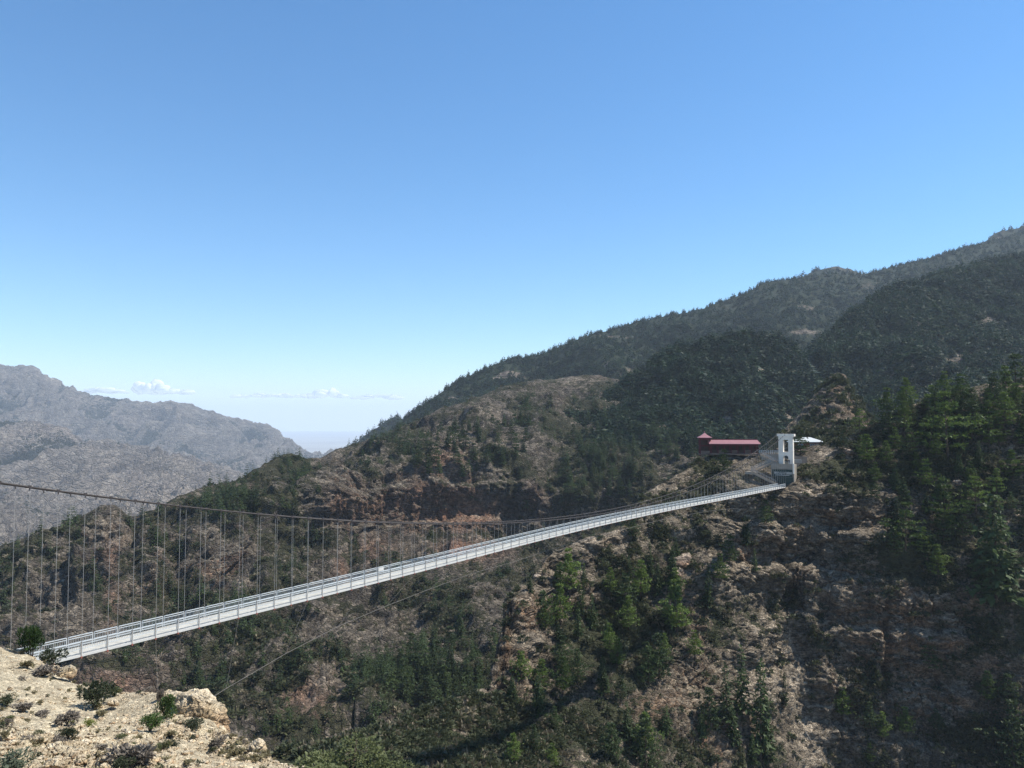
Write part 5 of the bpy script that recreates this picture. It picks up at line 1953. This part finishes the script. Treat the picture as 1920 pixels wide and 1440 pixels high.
bush(240, 1446, 76, 52, 'dry', 'big purple-grey bush at the bottom edge', 2)
bush(226, 1448, 40, 30, 'dark', 'dark low growth at the left foot of the big purple-grey bush', 2)
bush(22, 1452, 74, 50, 'grey', 'soft grey-green bush filling the bottom left corner', 1)
bush(362, 1366, 44, 22, 'dark', 'dark shrub in the shade under the huge boulder', 0)
bush(402, 1404, 26, 18, 'dry', 'dry tuft on the slope right below the huge boulder', 1)
bush(444, 1420, 22, 16, 'tuft', 'straw tuft left of the round perched boulder', 2)
bush(324, 1402, 28, 18, 'dark', 'dull green cushion midway between the green bushes and the bottom edge', 1)
bush(306, 1408, 26, 20, 'olive', 'olive cushion beside the dull green one', 0)
bush(655, 1500, 190, 104, 'olive', 'broad feathery olive-green bush at the bottom edge beyond the slope', 0, 34.0)
bush(712, 1500, 120, 78, 'olive', 'right-hand lobe bush beside the broad feathery one', 3, 35.0)
bush(602, 1500, 120, 82, 'olive', 'left-hand lower bush beside the broad feathery one', 2, 33.5)
G_tf = 'dry tufts over the gravel slope'
rb = random.Random(8)
for k, (x, y) in enumerate(scatter([(150, 1345), (250, 1330), (350, 1385), (500, 1438), (200, 1440), (0, 1440), (0, 1360)], 16, 30, rb)):
    bush(x, y, rb.uniform(12, 24), rb.uniform(8, 14), rb.choice(['tuft', 'tuft', 'dry', 'olive']), 'small dry tuft growing among the stones of the gravel slope', rb.randrange(4), group=G_tf)
TF = [proto('dry_tuft', *leafy(960 + s, 60, .30, 3, 1.2), M_tuft) for s in range(3)] + [proto('dry_tuft', *leafy(970, 60, .24, 3, .8), M_twig), proto('dry_tuft', *leafy(971, 60, .2, 3, .6), M_leaf_d)]
n = 450
pts = ground_points(L_fore, n, lambda px, py, cv, nz: sstep(.15, .5, cv[..., 0]) + .05, RNG)
gn_scatter('dry_grass', pts, tree_scl(n, .10, .30, RNG, (1.1, 1.8)), TF)

# pale pipe lying in the scree gully, boulders of the near mountain
m = MB()
a, b = L_near.at(1509, 1375) + Vector((0, 0, .5)), L_near.at(1548, 1436) + Vector((0, 0, .5))
m.tube([a, b], .13, 8)
o = m.build('pipe', plain('pale_pipe', (.2, .19, .17), .6))
o['label'] = 'long pale pipe lying down the grey scree gully'
o['category'] = 'pipe'
M_nb = terrain_mat('near_boulder_rock', [(0.20, 0.15, 0.11), (0.28, 0.215, 0.16), (0.34, 0.27, 0.20), (0.15, 0.115, 0.09)],
                   [(0.27, 0.145, 0.08), (0.38, 0.235, 0.135)], [(0.34, 0.275, 0.21), (0.50, 0.42, 0.32)], (0.05, 0.055, 0.03), (0.095, 0.098, 0.048), .8, .8)
for k, (px, py, w, lb) in enumerate([
    (1006, 1082, 16, 'pale block balanced on the ledge above the square red rock block'),
    (1282, 1048, 46, 'wide overhanging grey-tan boulder slab left of the bare cliff'),
    (1272, 1076, 40, 'second overhanging slab just under the wide grey-tan one'),
    (1370, 1372, 26, 'flat pale boulder between the slim spruces and the orange cliff'),
    (1467, 1226, 14, 'light round boulder at the head of the scree gully'),
    (1197, 1098, 18, 'pale boulder among trees under the bridge'),
    (1795, 905, 22, 'grey boulder beneath the spreading olive pine'),
    (1836, 678, 0, ''),
    (1590, 848, 24, 'pale boulder pile top beside the pine under the crest'),
]):
    if not w:
        continue
    q = L_near.at(px, py)
    s = w * .5 * q.y / F
    o = link('boulder', rock_mesh('boulder', 120 + k, (s, s * .9, s * .62), 4, 9, mat=M_nb), label=lb, cat='boulder', loc=q)
    o.rotation_euler = (0, 0, k * 1.3)

# ------------------------------------------------------------------ clouds low over the far plain
mc = bpy.data.materials.new('cloud_white')
mc.use_nodes = True
t = mc.node_tree
t.nodes.clear()
mo = t.nodes.new('ShaderNodeOutputMaterial')
df = t.nodes.new('ShaderNodeBsdfDiffuse')
df.inputs[0].default_value = (.92, .92, .92, 1)
tl = t.nodes.new('ShaderNodeBsdfTranslucent')
tl.inputs[0].default_value = (.9, .9, .9, 1)
m1 = t.nodes.new('ShaderNodeMixShader')
m1.inputs[0].default_value = .3
tr = t.nodes.new('ShaderNodeBsdfTransparent')
lw = t.nodes.new('ShaderNodeLayerWeight')
lw.inputs[0].default_value = .5
m2 = t.nodes.new('ShaderNodeMixShader')
t.links.new(df.outputs[0], m1.inputs[1])
t.links.new(tl.outputs[0], m1.inputs[2])
t.links.new(maprange(t, lw.outputs['Facing'], .30, 1.0, 0.0, 1.0), m2.inputs[0])
t.links.new(m1.outputs[0], m2.inputs[1])
t.links.new(tr.outputs[0], m2.inputs[2])
t.links.new(m2.outputs[0], mo.inputs[0])
rc = np.random.default_rng(4)
CY = 58000.0
for (x0, x1, yb, ytop, n_, lb) in [
    (247, 362, 739, 703, 26, 'brightest puffy white cloud above the left mountain ridge'),
    (138, 232, 738, 724, 16, 'faint low cloud just over the far ridge, left of the puffy one'),
    (426, 562, 745, 735, 20, 'thin flat cloud strip low over the plain'),
    (560, 655, 746, 726, 20, 'small humped cloud right of the thin flat strip'),
    (655, 752, 748, 734, 18, 'low ragged cloud nearest to the forested mountain'),
]:
    V, Fc, nv = [], [], 0
    v, f = ico(3)
    s = CY / F
    for k in range(n_):
        u = rc.uniform(0, 1)
        peak = math.exp(-((u - (.2 if x0 == 247 else .6)) / .28) ** 2)
        hh = (yb - ytop) * (.25 + .75 * peak) * rc.uniform(.35, 1)
        r_ = np.array([rc.uniform(9, 16), rc.uniform(9, 16), 0])
        r_[2] = max(3.5, min(10, hh * .6))
        if yb - ytop < 15:
            r_ *= np.array([1.2, 1, .55])
        c = P(x0 + 6 + (x1 - x0 - 12) * u, yb - max(r_[2], hh - r_[2]), CY + rc.uniform(-300, 300))
        w = v * r_ * s
        w = w + v * (fbm(w + k * 5000, 500, 4, 900 + k) * 120)[:, None]
        V.append(w + c)
        Fc.append(f + nv)
        nv += len(v)
    link('cloud', new_mesh('cloud', np.concatenate(V), np.concatenate(Fc), mc, True), label=lb, cat='cloud')

# ------------------------------------------------------------------ haze
bpy.context.view_layer.update()
zmin, zmax = gz - 8, 0
for L in (L_fore, L_near, L_mid, L_spur, L_slope, L_big, L_pin, L_f1, L_f2, L_f3):
    zmin = min(zmin, float(L.p[..., 2].min()))
    zmax = max(zmax, float(L.p[..., 2].max()))
hz, ht, hb = bpy.data.materials.new('haze'), None, None
hz.use_nodes = True
ht = hz.node_tree
ht.nodes.clear()
ho = ht.nodes.new('ShaderNodeOutputMaterial')
hv = ht.nodes.new('ShaderNodeVolumePrincipled')
hv.inputs['Color'].default_value = (0.75, 0.87, 1.0, 1)
hv.inputs['Density'].default_value = HAZE_DENSITY
hv.inputs['Anisotropy'].default_value = 0.0
ht.links.new(hv.outputs[0], ho.inputs['Volume'])
HR = R + 300
hm = MB()
hm.frame_box(Vector((0, 0, 0)), Vector((1, 0, 0)), Vector((0, 1, 0)), Vector((0, 0, 1)), -HR, HR, -HR, HR, zmin - 1.0, zmax + 20.0)
hm.build('haze', hz, kind='stuff')
